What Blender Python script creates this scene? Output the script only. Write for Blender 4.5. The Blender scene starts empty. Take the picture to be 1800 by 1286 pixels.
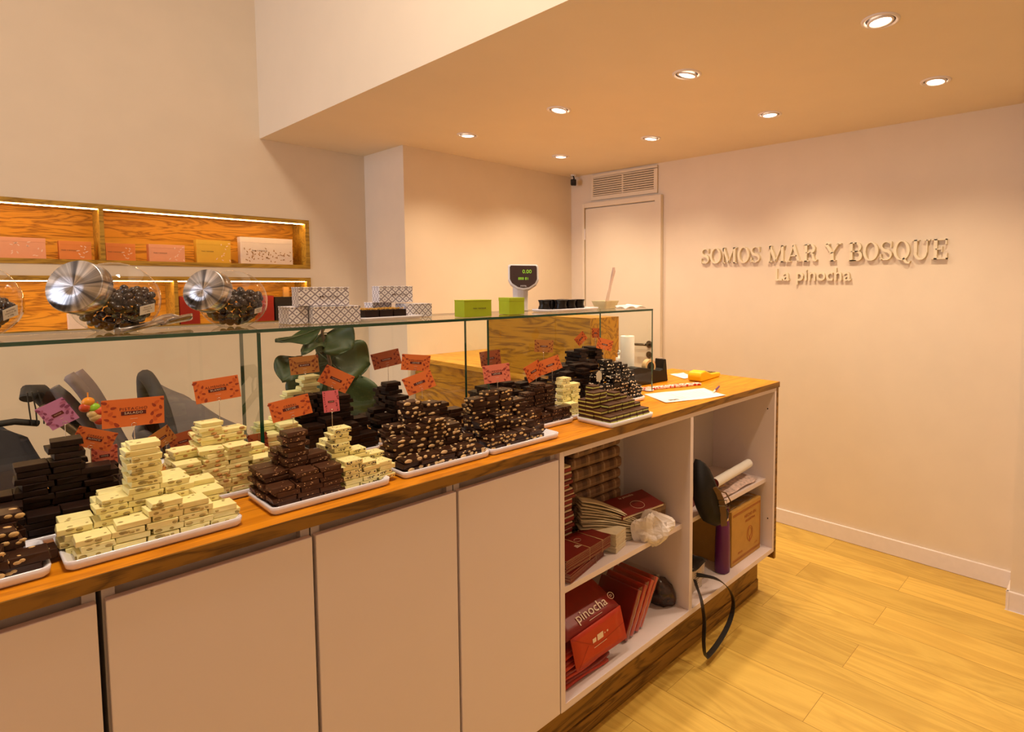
import bpy, bmesh, math, random
from mathutils import Matrix, Vector
from math import sin, cos, pi, radians

S = bpy.context.scene
COL = S.collection
# ---------------------------------------------------------------- camera
YAW, PITCH, ROLL, FPX, PPX, PPY, EYE = 0.6940, -0.0642, 0.0032, 1016.22, 1124.3, 562.3, 1.55
_F = Vector((cos(YAW)*cos(PITCH), sin(YAW)*cos(PITCH), sin(PITCH)))
_R0 = Vector((sin(YAW), -cos(YAW), 0)); _U0 = _R0.cross(_F)
_R = cos(ROLL)*_R0 + sin(ROLL)*_U0; _U = -sin(ROLL)*_R0 + cos(ROLL)*_U0
cd = bpy.data.cameras.new('camera'); cam = bpy.data.objects.new('camera', cd); COL.objects.link(cam)
cam.matrix_world = Matrix(((_R.x, _U.x, -_F.x, 0), (_R.y, _U.y, -_F.y, 0), (_R.z, _U.z, -_F.z, EYE), (0, 0, 0, 1)))
cd.sensor_width = 36; cd.sensor_fit = 'HORIZONTAL'; cd.lens = FPX/1800*36
cd.shift_x = -(PPX-900)/1800; cd.shift_y = (PPY-643)/1800; cd.clip_start = .02
S.camera = cam
# ---------------------------------------------------------------- world, daylight, exposure
S.view_settings.view_transform = 'Standard'; S.view_settings.look = 'None'
S.view_settings.gamma = 1; S.view_settings.use_curve_mapping = False
S.view_settings.exposure = 0.12
W = bpy.data.worlds.new('world'); S.world = W; W.use_nodes = True
W.node_tree.nodes['Background'].inputs[0].default_value = (.75, .80, 1, 1)
W.node_tree.nodes['Background'].inputs[1].default_value = .35
def area(name, loc, rot, sx, sy, power, colr):
    l = bpy.data.lights.new(name, 'AREA'); l.shape = 'RECTANGLE'; l.size = sx; l.size_y = sy
    l.energy = power; l.color = colr
    o = bpy.data.objects.new(name, l); COL.objects.link(o); o.location = loc; o.rotation_euler = rot
    return o
DAY = 104.0                       # daylight through the shop window
SPOT = 2.95
SPOTC = (1, .78, .54)
HIGH = 54.0                      # unseen warm lamp added above the frame to brighten the upper left
area('daylight_through_shop_window', (-4.62, 2.65, 1.75), (0, radians(-90), 0), 3.0, 2.4, DAY, (.80, .84, 1))
area('unseen_warm_lamp_tall_ceiling', (.30, 1.15, 4.0), (0, 0, 0), .5, .5, HIGH, (1, .84, .66))  # unseen lamp without a fixture, added to brighten the left side

def at(px, py, ax, v):
    """the real point where the photo's pixel meets the plane ax = v"""
    d = _R*(px-PPX) - _U*(py-PPY) + _F*FPX
    i = 'xyz'.index(ax); o = Vector((0, 0, EYE)); t = (v-o[i])/d[i]
    return o + d*t
def fdist(p): return (Vector(p)-Vector((0, 0, EYE))).dot(_F)

# ---------------------------------------------------------------- materials
MAT = {}
def lin(c): return tuple(((x/12.92) if x <= .04045 else ((x+.055)/1.055)**2.4) for x in c)
def nodes(name):
    m = bpy.data.materials.new(name); m.use_nodes = True
    nt = m.node_tree; return m, nt, nt.nodes['Principled BSDF']
def N(nt, t, **k):
    n = nt.nodes.new(t)
    for a, b in k.items(): setattr(n, a, b)
    return n
def mat(name, c, rough=.5, metal=0, var=.08, vscale=30, spec=.5, bump=0, sub=0, coat=0):
    if name in MAT: return MAT[name]
    m, nt, b = nodes(name); L = nt.links
    b.inputs['Roughness'].default_value = rough; b.inputs['Metallic'].default_value = metal
    b.inputs['Specular IOR Level'].default_value = spec
    if coat: b.inputs['Coat Weight'].default_value = coat; b.inputs['Coat Roughness'].default_value = .1
    tc = N(nt, 'ShaderNodeTexCoord'); no = N(nt, 'ShaderNodeTexNoise'); no.inputs['Scale'].default_value = vscale
    no.inputs['Detail'].default_value = 4
    L.new(tc.outputs['Object'], no.inputs['Vector'])
    r = N(nt, 'ShaderNodeValToRGB')
    r.color_ramp.elements[0].position = .3; r.color_ramp.elements[1].position = .7
    r.color_ramp.elements[0].color = (*[x*(1-var) for x in c], 1); r.color_ramp.elements[1].color = (*[min(1, x*(1+var)) for x in c], 1)
    L.new(no.outputs['Fac'], r.inputs['Fac']); L.new(r.outputs['Color'], b.inputs['Base Color'])
    if sub:
        b.inputs['Subsurface Weight'].default_value = sub; b.inputs['Subsurface Radius'].default_value = (.01, .006, .003)
    if bump:
        bp = N(nt, 'ShaderNodeBump'); bp.inputs['Strength'].default_value = bump; bp.inputs['Distance'].default_value = .002
        L.new(no.outputs['Fac'], bp.inputs['Height']); L.new(bp.outputs['Normal'], b.inputs['Normal'])
    MAT[name] = m; return m
def emit(name, c, s):
    if name in MAT: return MAT[name]
    m, nt, b = nodes(name)
    b.inputs['Base Color'].default_value = (*c, 1); b.inputs['Emission Color'].default_value = (*c, 1)
    b.inputs['Emission Strength'].default_value = s
    MAT[name] = m; return m
def wood(name, dark, light, axis='x', scale=1.0, rough=.4, contrast=1.0, planks=None, coat=0, spec=.4):
    """grain runs along axis; planks=(width, length) lays boards along it"""
    if name in MAT: return MAT[name]
    m, nt, b = nodes(name); L = nt.links
    tc = N(nt, 'ShaderNodeTexCoord'); mp = N(nt, 'ShaderNodeMapping')
    L.new(tc.outputs['Object'], mp.inputs['Vector'])
    if axis == 'y': mp.inputs['Rotation'].default_value = (0, 0, radians(-90))
    if axis == 'z': mp.inputs['Rotation'].default_value = (0, radians(90), 0)
    st = N(nt, 'ShaderNodeMapping'); st.inputs['Scale'].default_value = (1.3*scale, 9*scale, 9*scale)
    src = mp.outputs['Vector']
    if planks:
        br = N(nt, 'ShaderNodeTexBrick'); br.inputs['Scale'].default_value = 1
        br.inputs['Brick Width'].default_value = planks[1]; br.inputs['Row Height'].default_value = planks[0]
        br.inputs['Mortar Size'].default_value = .0012; br.inputs['Bias'].default_value = 0
        br.inputs['Color1'].default_value = (0, 0, 0, 1); br.inputs['Color2'].default_value = (1, 1, 1, 1)
        br.inputs['Mortar'].default_value = (.5, .5, .5, 1); br.offset = .37
        L.new(src, br.inputs['Vector'])
        ad = N(nt, 'ShaderNodeVectorMath', operation='MULTIPLY_ADD'); ad.inputs[1].default_value = (7, 5, 3)
        L.new(br.outputs['Color'], ad.inputs[0]); L.new(src, ad.inputs[2]); src = ad.outputs[0]
    L.new(src, st.inputs['Vector'])
    n1 = N(nt, 'ShaderNodeTexNoise'); n1.inputs['Scale'].default_value = 1.6; n1.inputs['Detail'].default_value = 5; n1.inputs['Distortion'].default_value = .8
    n2 = N(nt, 'ShaderNodeTexNoise'); n2.inputs['Scale'].default_value = 9; n2.inputs['Detail'].default_value = 6
    st2 = N(nt, 'ShaderNodeMapping'); st2.inputs['Scale'].default_value = (.6, 8, 8)
    L.new(st.outputs[0], n1.inputs['Vector']); L.new(st.outputs[0], st2.inputs['Vector']); L.new(st2.outputs[0], n2.inputs['Vector'])
    mu = N(nt, 'ShaderNodeMath', operation='MULTIPLY'); mu.inputs[1].default_value = 7.0
    L.new(n1.outputs['Fac'], mu.inputs[0])
    fr = N(nt, 'ShaderNodeMath', operation='PINGPONG'); fr.inputs[1].default_value = .5
    L.new(mu.outputs[0], fr.inputs[0])
    mx = N(nt, 'ShaderNodeMath', operation='MULTIPLY_ADD'); mx.inputs[1].default_value = 1.1
    hf = N(nt, 'ShaderNodeMath', operation='MULTIPLY'); hf.inputs[1].default_value = .55
    L.new(n2.outputs['Fac'], hf.inputs[0]); L.new(fr.outputs[0], mx.inputs[0]); L.new(hf.outputs[0], mx.inputs[2])
    r = N(nt, 'ShaderNodeValToRGB')
    r.color_ramp.elements[0].position = .25; r.color_ramp.elements[1].position = .25+.4/contrast
    r.color_ramp.elements[0].color = (*dark, 1); r.color_ramp.elements[1].color = (*light, 1)
    L.new(mx.outputs[0], r.inputs['Fac'])
    out = r.outputs['Color']
    if planks:
        m2 = N(nt, 'ShaderNodeMix', data_type='RGBA', blend_type='MULTIPLY'); m2.inputs[0].default_value = 1
        rr = N(nt, 'ShaderNodeMapRange'); rr.inputs['To Min'].default_value = .86; rr.inputs['To Max'].default_value = 1.06
        L.new(br.outputs['Color'], rr.inputs[0]); L.new(out, m2.inputs[6]); L.new(rr.outputs[0], m2.inputs[7])
        m3 = N(nt, 'ShaderNodeMix', data_type='RGBA', blend_type='MULTIPLY')
        m3.inputs[7].default_value = (.6, .5, .4, 1)
        L.new(br.outputs['Fac'], m3.inputs[0]); L.new(m2.outputs[2], m3.inputs[6]); out = m3.outputs[2]
    L.new(out, b.inputs['Base Color']); b.inputs['Roughness'].default_value = rough; b.inputs['Specular IOR Level'].default_value = spec
    if coat: b.inputs['Coat Weight'].default_value = coat; b.inputs['Coat Roughness'].default_value = .15
    MAT[name] = m; return m
def glass(name, tint=(1, 1, 1), k=1.0, rough=0.0):
    if name in MAT: return MAT[name]
    m, nt, b = nodes(name); L = nt.links; nt.nodes.remove(b)
    out = nt.nodes['Material Output']
    tr = N(nt, 'ShaderNodeBsdfTransparent'); tr.inputs[0].default_value = (*tint, 1)
    gl = N(nt, 'ShaderNodeBsdfGlossy'); gl.inputs['Roughness'].default_value = rough
    fr = N(nt, 'ShaderNodeFresnel'); fr.inputs['IOR'].default_value = 1.5
    mu = N(nt, 'ShaderNodeMath', operation='MULTIPLY'); mu.inputs[1].default_value = k; mu.use_clamp = True
    ge = N(nt, 'ShaderNodeNewGeometry'); iv = N(nt, 'ShaderNodeMath', operation='SUBTRACT'); iv.inputs[0].default_value = 1
    L.new(ge.outputs['Backfacing'], iv.inputs[1])
    m3 = N(nt, 'ShaderNodeMath', operation='MULTIPLY')
    L.new(fr.outputs[0], mu.inputs[0]); L.new(mu.outputs[0], m3.inputs[0]); L.new(iv.outputs[0], m3.inputs[1])
    mx = N(nt, 'ShaderNodeMixShader'); L.new(m3.outputs[0], mx.inputs[0]); L.new(tr.outputs[0], mx.inputs[1]); L.new(gl.outputs[0], mx.inputs[2])
    L.new(mx.outputs[0], out.inputs['Surface'])
    MAT[name] = m; return m
def diamond(name, base, line, s=.02):
    if name in MAT: return MAT[name]
    m, nt, b = nodes(name); L = nt.links
    tc = N(nt, 'ShaderNodeTexCoord'); sp = N(nt, 'ShaderNodeSeparateXYZ'); L.new(tc.outputs['Object'], sp.inputs[0])
    u = N(nt, 'ShaderNodeMath', operation='ADD'); L.new(sp.outputs[0], u.inputs[0]); L.new(sp.outputs[1], u.inputs[1])
    res = []
    for op in ('ADD', 'SUBTRACT'):
        a = N(nt, 'ShaderNodeMath', operation=op); L.new(u.outputs[0], a.inputs[0]); L.new(sp.outputs[2], a.inputs[1])
        d = N(nt, 'ShaderNodeMath', operation='DIVIDE'); d.inputs[1].default_value = s; L.new(a.outputs[0], d.inputs[0])
        p = N(nt, 'ShaderNodeMath', operation='PINGPONG'); p.inputs[1].default_value = .5; L.new(d.outputs[0], p.inputs[0])
        res.append(p)
    mn = N(nt, 'ShaderNodeMath', operation='MINIMUM'); L.new(res[0].outputs[0], mn.inputs[0]); L.new(res[1].outputs[0], mn.inputs[1])
    mxx = N(nt, 'ShaderNodeMath', operation='ADD'); L.new(res[0].outputs[0], mxx.inputs[0]); L.new(res[1].outputs[0], mxx.inputs[1])
    lt = N(nt, 'ShaderNodeMath', operation='LESS_THAN'); lt.inputs[1].default_value = .10; L.new(mn.outputs[0], lt.inputs[0])
    g = N(nt, 'ShaderNodeMath', operation='GREATER_THAN'); g.inputs[1].default_value = .84; L.new(mxx.outputs[0], g.inputs[0])
    o = N(nt, 'ShaderNodeMath', operation='MAXIMUM'); L.new(lt.outputs[0], o.inputs[0]); L.new(g.outputs[0], o.inputs[1])
    mix = N(nt, 'ShaderNodeMix', data_type='RGBA'); mix.inputs[6].default_value = (*base, 1); mix.inputs[7].default_value = (*line, 1)
    L.new(o.outputs[0], mix.inputs[0]); L.new(mix.outputs[2], b.inputs['Base Color']); b.inputs['Roughness'].default_value = .5
    MAT[name] = m; return m
def plaid(name, base, dark, light, s=.05):
    if name in MAT: return MAT[name]
    m, nt, b = nodes(name); L = nt.links
    tc = N(nt, 'ShaderNodeTexCoord'); sp = N(nt, 'ShaderNodeSeparateXYZ'); L.new(tc.outputs['Object'], sp.inputs[0])
    col = None; prev = (*base, 1)
    last = None
    for i, (ax, w, c, f) in enumerate(((0, .35, dark, .6), (1, .35, dark, .5), (0, .12, light, .6), (2, .3, light, .35))):
        d = N(nt, 'ShaderNodeMath', operation='MULTIPLY_ADD'); d.inputs[1].default_value = 1/s; d.inputs[2].default_value = .3*i; L.new(sp.outputs[ax], d.inputs[0])
        p = N(nt, 'ShaderNodeMath', operation='PINGPONG'); p.inputs[1].default_value = .5; L.new(d.outputs[0], p.inputs[0])
        lt = N(nt, 'ShaderNodeMath', operation='LESS_THAN'); lt.inputs[1].default_value = w*.5; L.new(p.outputs[0], lt.inputs[0])
        k = N(nt, 'ShaderNodeMath', operation='MULTIPLY'); k.inputs[1].default_value = f; L.new(lt.outputs[0], k.inputs[0])
        mix = N(nt, 'ShaderNodeMix', data_type='RGBA'); L.new(k.outputs[0], mix.inputs[0])
        if last: L.new(last, mix.inputs[6])
        else: mix.inputs[6].default_value = (*base, 1)
        mix.inputs[7].default_value = (*c, 1); last = mix.outputs[2]
    L.new(last, b.inputs['Base Color']); b.inputs['Roughness'].default_value = .45
    MAT[name] = m; return m

WALLC = (.78, .66, .515)
m_wall = mat('wall_paint', WALLC, .75, var=.02, vscale=6, bump=.04)
m_ceil = mat('ceiling_paint', (.80, .68, .52), .8, var=.015, vscale=4)
m_trim = mat('white_trim_paint', (.84, .76, .74), .45, var=.02)
m_floor = wood('laminate_floor', (.62, .385, .075), (.76, .51, .11), 'y', .45, .42, .6, planks=(.19, 1.25))
m_top = wood('worktop_wood', (.50, .165, .0025), (.70, .255, .006), 'x', 1.0, .42, .9, spec=.2)
m_topedge_shaded = wood('worktop_edge_wood_shaded', (.10, .042, .003), (.27, .125, .012), 'x', .9, .45)  # darker copy of the top wood; the edge's shade is in its colour
m_plinth = wood('plinth_wood', (.12, .055, .008), (.32, .165, .028), 'x', .8, .5)
m_niche = wood('niche_wood', (.32, .12, .008), (.72, .35, .03), 'x', 1.2, .5, 1.2)
m_nframe = wood('niche_frame_wood', (.26, .13, .012), (.50, .28, .03), 'x', 1.1, .5)
m_desk = wood('reception_wood', (.22, .085, .001), (.50, .235, .005), 'y', .8, .45)
m_desktop = wood('reception_top_wood', (.50, .21, .010), (.72, .36, .03), 'y', .8, .4)
m_lam = mat('white_laminate', (.79, .67, .66), .38, var=.01, vscale=5)
m_lam_in_shaded = mat('white_melamine_inside_shaded', (.60, .53, .49), .5, var=.015, vscale=8)  # interior shade put into the colour, darker than the outer laminate
m_black = mat('black_plastic', (.010, .009, .008), .42, spec=.3)
m_rubber = mat('black_strap_leather', (.010, .009, .009), .4)
m_metal = mat('brushed_metal', (.62, .60, .58), .28, metal=1, var=.03)
m_darkmetal = mat('dark_satin_metal', (.20, .17, .13), .35, metal=1)
m_chrome = mat('chrome', (.75, .73, .70), .12, metal=1, var=.0)
m_porc = mat('white_porcelain', (.84, .82, .90), .12, var=.01, vscale=5, coat=.5)
m_paper = mat('white_paper', (.80, .76, .72), .7, var=.02)
m_cream = mat('cream_paper', (.68, .56, .38), .7, var=.06)
m_hole = mat('dark_screw_hole', (.01, .006, .004), .8)
m_glass = glass('clear_glass', (.965, .985, .955))
m_gedge = mat('green_glass_edge', (.004, .055, .028), .1, var=.2, vscale=20, coat=.6)
m_jar = glass('jar_glass', (.97, .97, .96), 1.6)

# ---------------------------------------------------------------- mesh building
WLOC = {}
class MB:
    def __init__(s): s.v = []; s.f = []; s.m = []; s.sm = []; s.X = Matrix.Identity(4)
    def add(s, vs, fs, mi=0, smooth=False):
        o = len(s.v); s.v += [s.X @ Vector(p) for p in vs]
        for f in fs: s.f.append([o+i for i in f]); s.m.append(mi); s.sm.append(smooth)
        return s
    def box(s, x0, x1, y0, y1, z0, z1, mi=0, R=None):
        vs = [Vector((x, y, z)) for x in (x0, x1) for y in (y0, y1) for z in (z0, z1)]
        if R is not None:
            c = Vector(((x0+x1)/2, (y0+y1)/2, (z0+z1)/2)); vs = [c + R @ (p-c) for p in vs]
        return s.add(vs, [(0, 1, 3, 2), (4, 6, 7, 5), (0, 4, 5, 1), (2, 3, 7, 6), (0, 2, 6, 4), (1, 5, 7, 3)], mi)
    def cyl(s, a, b, r0, r1=None, n=20, mi=0, cap=True, smooth=True):
        a = Vector(a); b = Vector(b); r1 = r0 if r1 is None else r1
        d = (b-a).normalized(); u = d.orthogonal().normalized(); w = d.cross(u)
        vs = [a+(u*cos(2*pi*i/n)+w*sin(2*pi*i/n))*r0 for i in range(n)] + [b+(u*cos(2*pi*i/n)+w*sin(2*pi*i/n))*r1 for i in range(n)]
        s.add(vs, [(i, (i+1) % n, n+(i+1) % n, n+i) for i in range(n)], mi, smooth)
        if cap: s.add(vs, [tuple(reversed(range(n))), tuple(range(n, 2*n))], mi)
        return s
    def lathe(s, c, prof, axis=(0, 0, 1), n=28, mi=0, smooth=True):
        """prof: (radius, height) from bottom to top"""
        c = Vector(c); d = Vector(axis).normalized(); u = d.orthogonal().normalized(); w = d.cross(u)
        vs = []
        for r, h in prof: vs += [c+d*h+(u*cos(2*pi*i/n)+w*sin(2*pi*i/n))*max(r, 1e-5) for i in range(n)]
        fs = [(k*n+i, k*n+(i+1) % n, (k+1)*n+(i+1) % n, (k+1)*n+i) for k in range(len(prof)-1) for i in range(n)]
        return s.add(vs, fs, mi, smooth)
    def tube(s, pts, r, n=8, mi=0, closed=False):
        pts = [Vector(p) for p in pts]; m = len(pts); vs = []
        ref = Vector((0, 0, 1))
        for k, p in enumerate(pts):
            t = (pts[(k+1) % m if closed else min(k+1, m-1)] - pts[(k-1) % m if closed else max(k-1, 0)]).normalized()
            u = t.cross(ref)
            if u.length < .15: u = t.cross(Vector((1, 0, 0)))
            u.normalize(); w = t.cross(u); rr = r[k] if isinstance(r, (list, tuple)) else r
            vs += [p+(u*cos(2*pi*i/n)+w*sin(2*pi*i/n))*rr for i in range(n)]
        fs = [(k*n+i, k*n+(i+1) % n, ((k+1) % m)*n+(i+1) % n, ((k+1) % m)*n+i) for k in range(m if closed else m-1) for i in range(n)]
        s.add(vs, fs, mi, True)
        if not closed: s.add(vs, [tuple(reversed(range(n))), tuple(range((m-1)*n, m*n))], mi)
        return s
    def strap(s, pts, w, t, side=(0, 1, 0), mi=0):
        """flat band along pts, width along side"""
        pts = [Vector(p) for p in pts]; vs = []; m = len(pts)
        for k, p in enumerate(pts):
            tg = (pts[min(k+1, m-1)]-pts[max(k-1, 0)]).normalized()
            sd = Vector(side[k] if isinstance(side, list) else side); sd = (sd-tg*sd.dot(tg)).normalized(); nn = tg.cross(sd)
            vs += [p+sd*w/2+nn*t/2, p-sd*w/2+nn*t/2, p-sd*w/2-nn*t/2, p+sd*w/2-nn*t/2]
        fs = [(k*4+i, k*4+(i+1) % 4, (k+1)*4+(i+1) % 4, (k+1)*4+i) for k in range(m-1) for i in range(4)]
        fs += [(3, 2, 1, 0), tuple(range((m-1)*4, m*4))]
        return s.add(vs, fs, mi, False)
    def ell(s, c, rx, ry, rz, R=None, mi=0, nu=10, nv=6):
        c = Vector(c); vs = [Vector((0, 0, -rz))]
        for j in range(1, nv):
            a = -pi/2+pi*j/nv
            for i in range(nu): vs.append(Vector((rx*cos(a)*cos(2*pi*i/nu), ry*cos(a)*sin(2*pi*i/nu), rz*sin(a))))
        vs.append(Vector((0, 0, rz)))
        if R is not None: vs = [R @ p for p in vs]
        vs = [c+p for p in vs]
        fs = [(0, 1+(i+1) % nu, 1+i) for i in range(nu)]
        for j in range(nv-2):
            b = 1+j*nu
            fs += [(b+i, b+(i+1) % nu, b+nu+(i+1) % nu, b+nu+i) for i in range(nu)]
        b = 1+(nv-2)*nu
        fs += [(b+i, b+(i+1) % nu, len(vs)-1) for i in range(nu)]
        return s.add(vs, fs, mi, True)
    def prism(s, poly, h, mi=0, base=0.0):
        """poly: 2-D points in local x,y; extruded along z"""
        n = len(poly); vs = [(x, y, base) for x, y in poly]+[(x, y, base+h) for x, y in poly]
        return s.add(vs, [tuple(reversed(range(n))), tuple(range(n, 2*n))]+[(i, (i+1) % n, n+(i+1) % n, n+i) for i in range(n)], mi)
    def grid(s, fn, nu, nv, mi=0, thick=0, smooth=True):
        vs = [Vector(fn(i/nu, j/nv)) for j in range(nv+1) for i in range(nu+1)]
        fs = [(j*(nu+1)+i, j*(nu+1)+i+1, (j+1)*(nu+1)+i+1, (j+1)*(nu+1)+i) for j in range(nv) for i in range(nu)]
        if thick:
            nr = [Vector() for _ in vs]
            for f in fs:
                n = (vs[f[1]]-vs[f[0]]).cross(vs[f[3]]-vs[f[0]])
                for i in f: nr[i] += n
            k = len(vs); vs = vs+[p-(n.normalized() if n.length > 1e-12 else Vector((0, 0, 1)))*thick for p, n in zip(vs, nr)]
            fs = fs+[tuple(reversed([i+k for i in f])) for f in fs]
            bd = [i for i in range(nu)]+[j*(nu+1)+nu for j in range(nv)]+[nv*(nu+1)+nu-i for i in range(nu)]+[(nv-j)*(nu+1) for j in range(nv)]
            for q in range(len(bd)):
                a, b = bd[q], bd[(q+1) % len(bd)]; fs.append((b, a, a+k, b+k))
        return s.add(vs, fs, mi, smooth)
    def mesh(s, name, mats, bevel=0, seg=2, origin=None):
        me = bpy.data.meshes.new(name)
        vs = s.v if origin is None else [p-origin for p in s.v]
        me.from_pydata([tuple(p) for p in vs], [], s.f)
        for mm in mats: me.materials.append(mm)
        me.polygons.foreach_set('material_index', s.m); me.polygons.foreach_set('use_smooth', s.sm)
        if bevel:
            bm = bmesh.new(); bm.from_mesh(me); bmesh.ops.remove_doubles(bm, verts=bm.verts, dist=1e-6)
            ed = [e for e in bm.edges if len(e.link_faces) == 2 and e.calc_face_angle(0) > .6]
            bmesh.ops.bevel(bm, geom=ed, offset=bevel, segments=seg, profile=.5, affect='EDGES', clamp_overlap=True)
            bm.to_mesh(me); bm.free()
        me.update(); return me
    def build(s, name, mats, parent=None, label=None, cat=None, group=None, kind=None, bevel=0, seg=2):
        if not isinstance(mats, (list, tuple)): mats = [mats]
        lo = Vector([min(p[i] for p in s.v) for i in range(3)]); hi = Vector([max(p[i] for p in s.v) for i in range(3)])
        c = Vector(((lo.x+hi.x)/2, (lo.y+hi.y)/2, lo.z))
        me = s.mesh(name, mats, bevel, seg, c)
        o = bpy.data.objects.new(name, me); COL.objects.link(o); WLOC[o.name] = c
        if parent is not None: o.parent = parent; o.location = c-WLOC[parent.name]
        else: o.location = c
        tag(o, label, cat, group, kind); return o
def tag(o, label=None, cat=None, group=None, kind=None):
    for k, v in (('label', label), ('category', cat), ('group', group), ('kind', kind)):
        if v: o[k] = v
    return o
def thing(name, label, cat, loc, group=None):
    o = bpy.data.objects.new(name, None); COL.objects.link(o); o.location = loc; o.empty_display_size = .05
    WLOC[o.name] = Vector(loc); return tag(o, label, cat, group)
def T(x, y, z): return Matrix.Translation((x, y, z))
def RZ(a): return Matrix.Rotation(radians(a), 4, 'Z')
def RX(a): return Matrix.Rotation(radians(a), 4, 'X')
def RY(a): return Matrix.Rotation(radians(a), 4, 'Y')
def text(mb, body, size, depth, mi=0, align='CENTER', X=None, space=1.0):
    """adds lettering lying in local x,y, extruded along +z"""
    cu = bpy.data.curves.new('lettering', 'FONT'); cu.body = body; cu.size = size; cu.extrude = depth/2
    cu.align_x = align; cu.align_y = 'CENTER'; cu.space_character = space; cu.resolution_u = 3
    ob = bpy.data.objects.new('lettering', cu); me = bpy.data.meshes.new_from_object(ob)
    M = X if X is not None else Matrix.Identity(4)
    vs = [M @ (v.co+Vector((0, 0, depth/2))) for v in me.vertices]
    fs = [tuple(p.vertices) for p in me.polygons]
    mb.add(vs, fs, mi); bpy.data.objects.remove(ob); bpy.data.meshes.remove(me); bpy.data.curves.remove(cu)

# ---------------------------------------------------------------- room shell
XL, XS, YB, YP, XP, ZC, ZH, YF = -4.7, 3.41, 4.13, 3.59, 1.93, 2.43, 4.1, -1.7
def struct(name, mb, m, parent=None, bevel=0): return mb.build(name, m, parent, kind='structure' if parent is None else None, bevel=bevel)
struct('floor', MB().box(XL, XS+.1, YF, YB+.1, -.06, 0), m_floor)
low = MB().box(1.29, XS+.1, YF, YB+.1, ZC, ZH+.1)
struct('ceiling', low, m_ceil)
struct('ceiling_high', MB().box(XL, 1.29, YF, YB+.1, ZH, ZH+.1), m_ceil)
# back wall with the two niche openings left free
NX0, NX1 = -.62, 1.555
N1, N2 = (1.636, 1.952), (1.260, 1.577)
bw = MB()
bw.box(XL, XS, YB, YB+.1, N1[1], ZC+1.8); bw.box(XL, NX0, YB, YB+.1, 0, N1[1]); bw.box(NX1, XP, YB, YB+.1, 0, N1[1])
bw.box(NX0, NX1, YB, YB+.1, N2[1], N1[0]); bw.box(NX0, NX1, YB, YB+.1, 0, N2[0])
bw.box(NX0-.05, NX1+.05, YB+.22, YB+.26, 0, 2.1)
struct('wall_back', bw, m_wall)
struct('wall_pillar', MB().box(XP, XS, YP, YB, 0, ZC), m_wall)
struct('wall_right', MB().box(XS, XS+.1, .347, YB+.1, 0, ZC+.02), m_wall)
struct('wall_right_return', MB().box(3.185, XS+.1, YF, .347, 0, ZC+.02), m_wall)
struct('wall_front', MB().box(XL, XS+.1, YF-.1, YF, 0, ZH+.1), m_wall)
wl = MB(); wl.box(XL-.1, XL, YF, 1.30, 0, ZH+.1); wl.box(XL-.1, XL, 3.95, YB+.1, 0, ZH+.1); wl.box(XL-.1, XL, 1.30, 3.95, 3.3, ZH+.1); wl.box(XL-.1, XL, 1.30, 3.95, 0, .15)
struct('wall_left', wl, m_wall)
wf = MB()
for y in (1.30, 2.60, 3.90): wf.box(XL-.08, XL-.02, y, y+.05, .15, 3.3)
wf.box(XL-.08, XL-.02, 1.30, 3.95, .15, .2); wf.box(XL-.08, XL-.02, 1.30, 3.95, 3.25, 3.3)
struct('window_1', wf, m_trim)
bb = MB(); bb.box(XS-.014, XS, .36, 2.60, 0, .092)
struct('baseboard_right', bb, m_trim, bevel=.003)
bb = MB(); bb.box(3.171, 3.185, YF, .361, 0, .092); bb.box(3.171, XS-.014, .347, .361, 0, .092)
struct('baseboard_return', bb, m_trim, bevel=.003)
struct('baseboard_back', MB().box(XL, XP-.014, YB-.014, YB, 0, .092), m_trim, bevel=.003)
bb = MB(); bb.box(XP-.014, XP, YP-.014, YB-.014, 0, .092); bb.box(XP, XS-.014, YP-.014, YP, 0, .092)
struct('baseboard_pillar', bb, m_trim, bevel=.003)

# door in the sign wall
m_door = mat('door_paint', (.79, .68, .53), .5, var=.015, vscale=4)
dr = MB().box(XS-.022, XS-.001, 2.675, 3.40, .005, 2.150)
door = struct('door_1', dr, m_door, bevel=.002)
fr = MB(); fr.box(XS-.034, XS-.001, 2.612, 2.668, 0, 2.196); fr.box(XS-.034, XS-.001, 3.403, 3.43, 0, 2.196); fr.box(XS-.034, XS-.001, 2.668, 3.403, 2.157, 2.196)
struct('door_frame', fr, m_door, door, bevel=.004)
for z in (1.9, .35): struct('hinge', MB().cyl((XS-.026, 3.402, z), (XS-.026, 3.402, z+.09), .006, n=10), m_trim, door)
hd = MB(); xk = XS-.022
hd.cyl((xk-.008, 2.722, 1.088), (xk, 2.722, 1.088), .027); hd.cyl((xk-.05, 2.722, 1.088), (xk-.006, 2.722, 1.088), .010)
hd.tube([(xk-.048, 2.722, 1.088), (xk-.052, 2.735, 1.088), (xk-.052, 2.86, 1.084)], .0095, 12)
struct('door_handle', hd, m_darkmetal, door)
hk = MB().cyl((xk-.008, 2.722, 1.008), (xk, 2.722, 1.008), .026); hk.cyl((xk-.012, 2.722, 1.008), (xk-.008, 2.722, 1.008), .009)
struct('keyhole_plate', hk, m_darkmetal, door)

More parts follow.
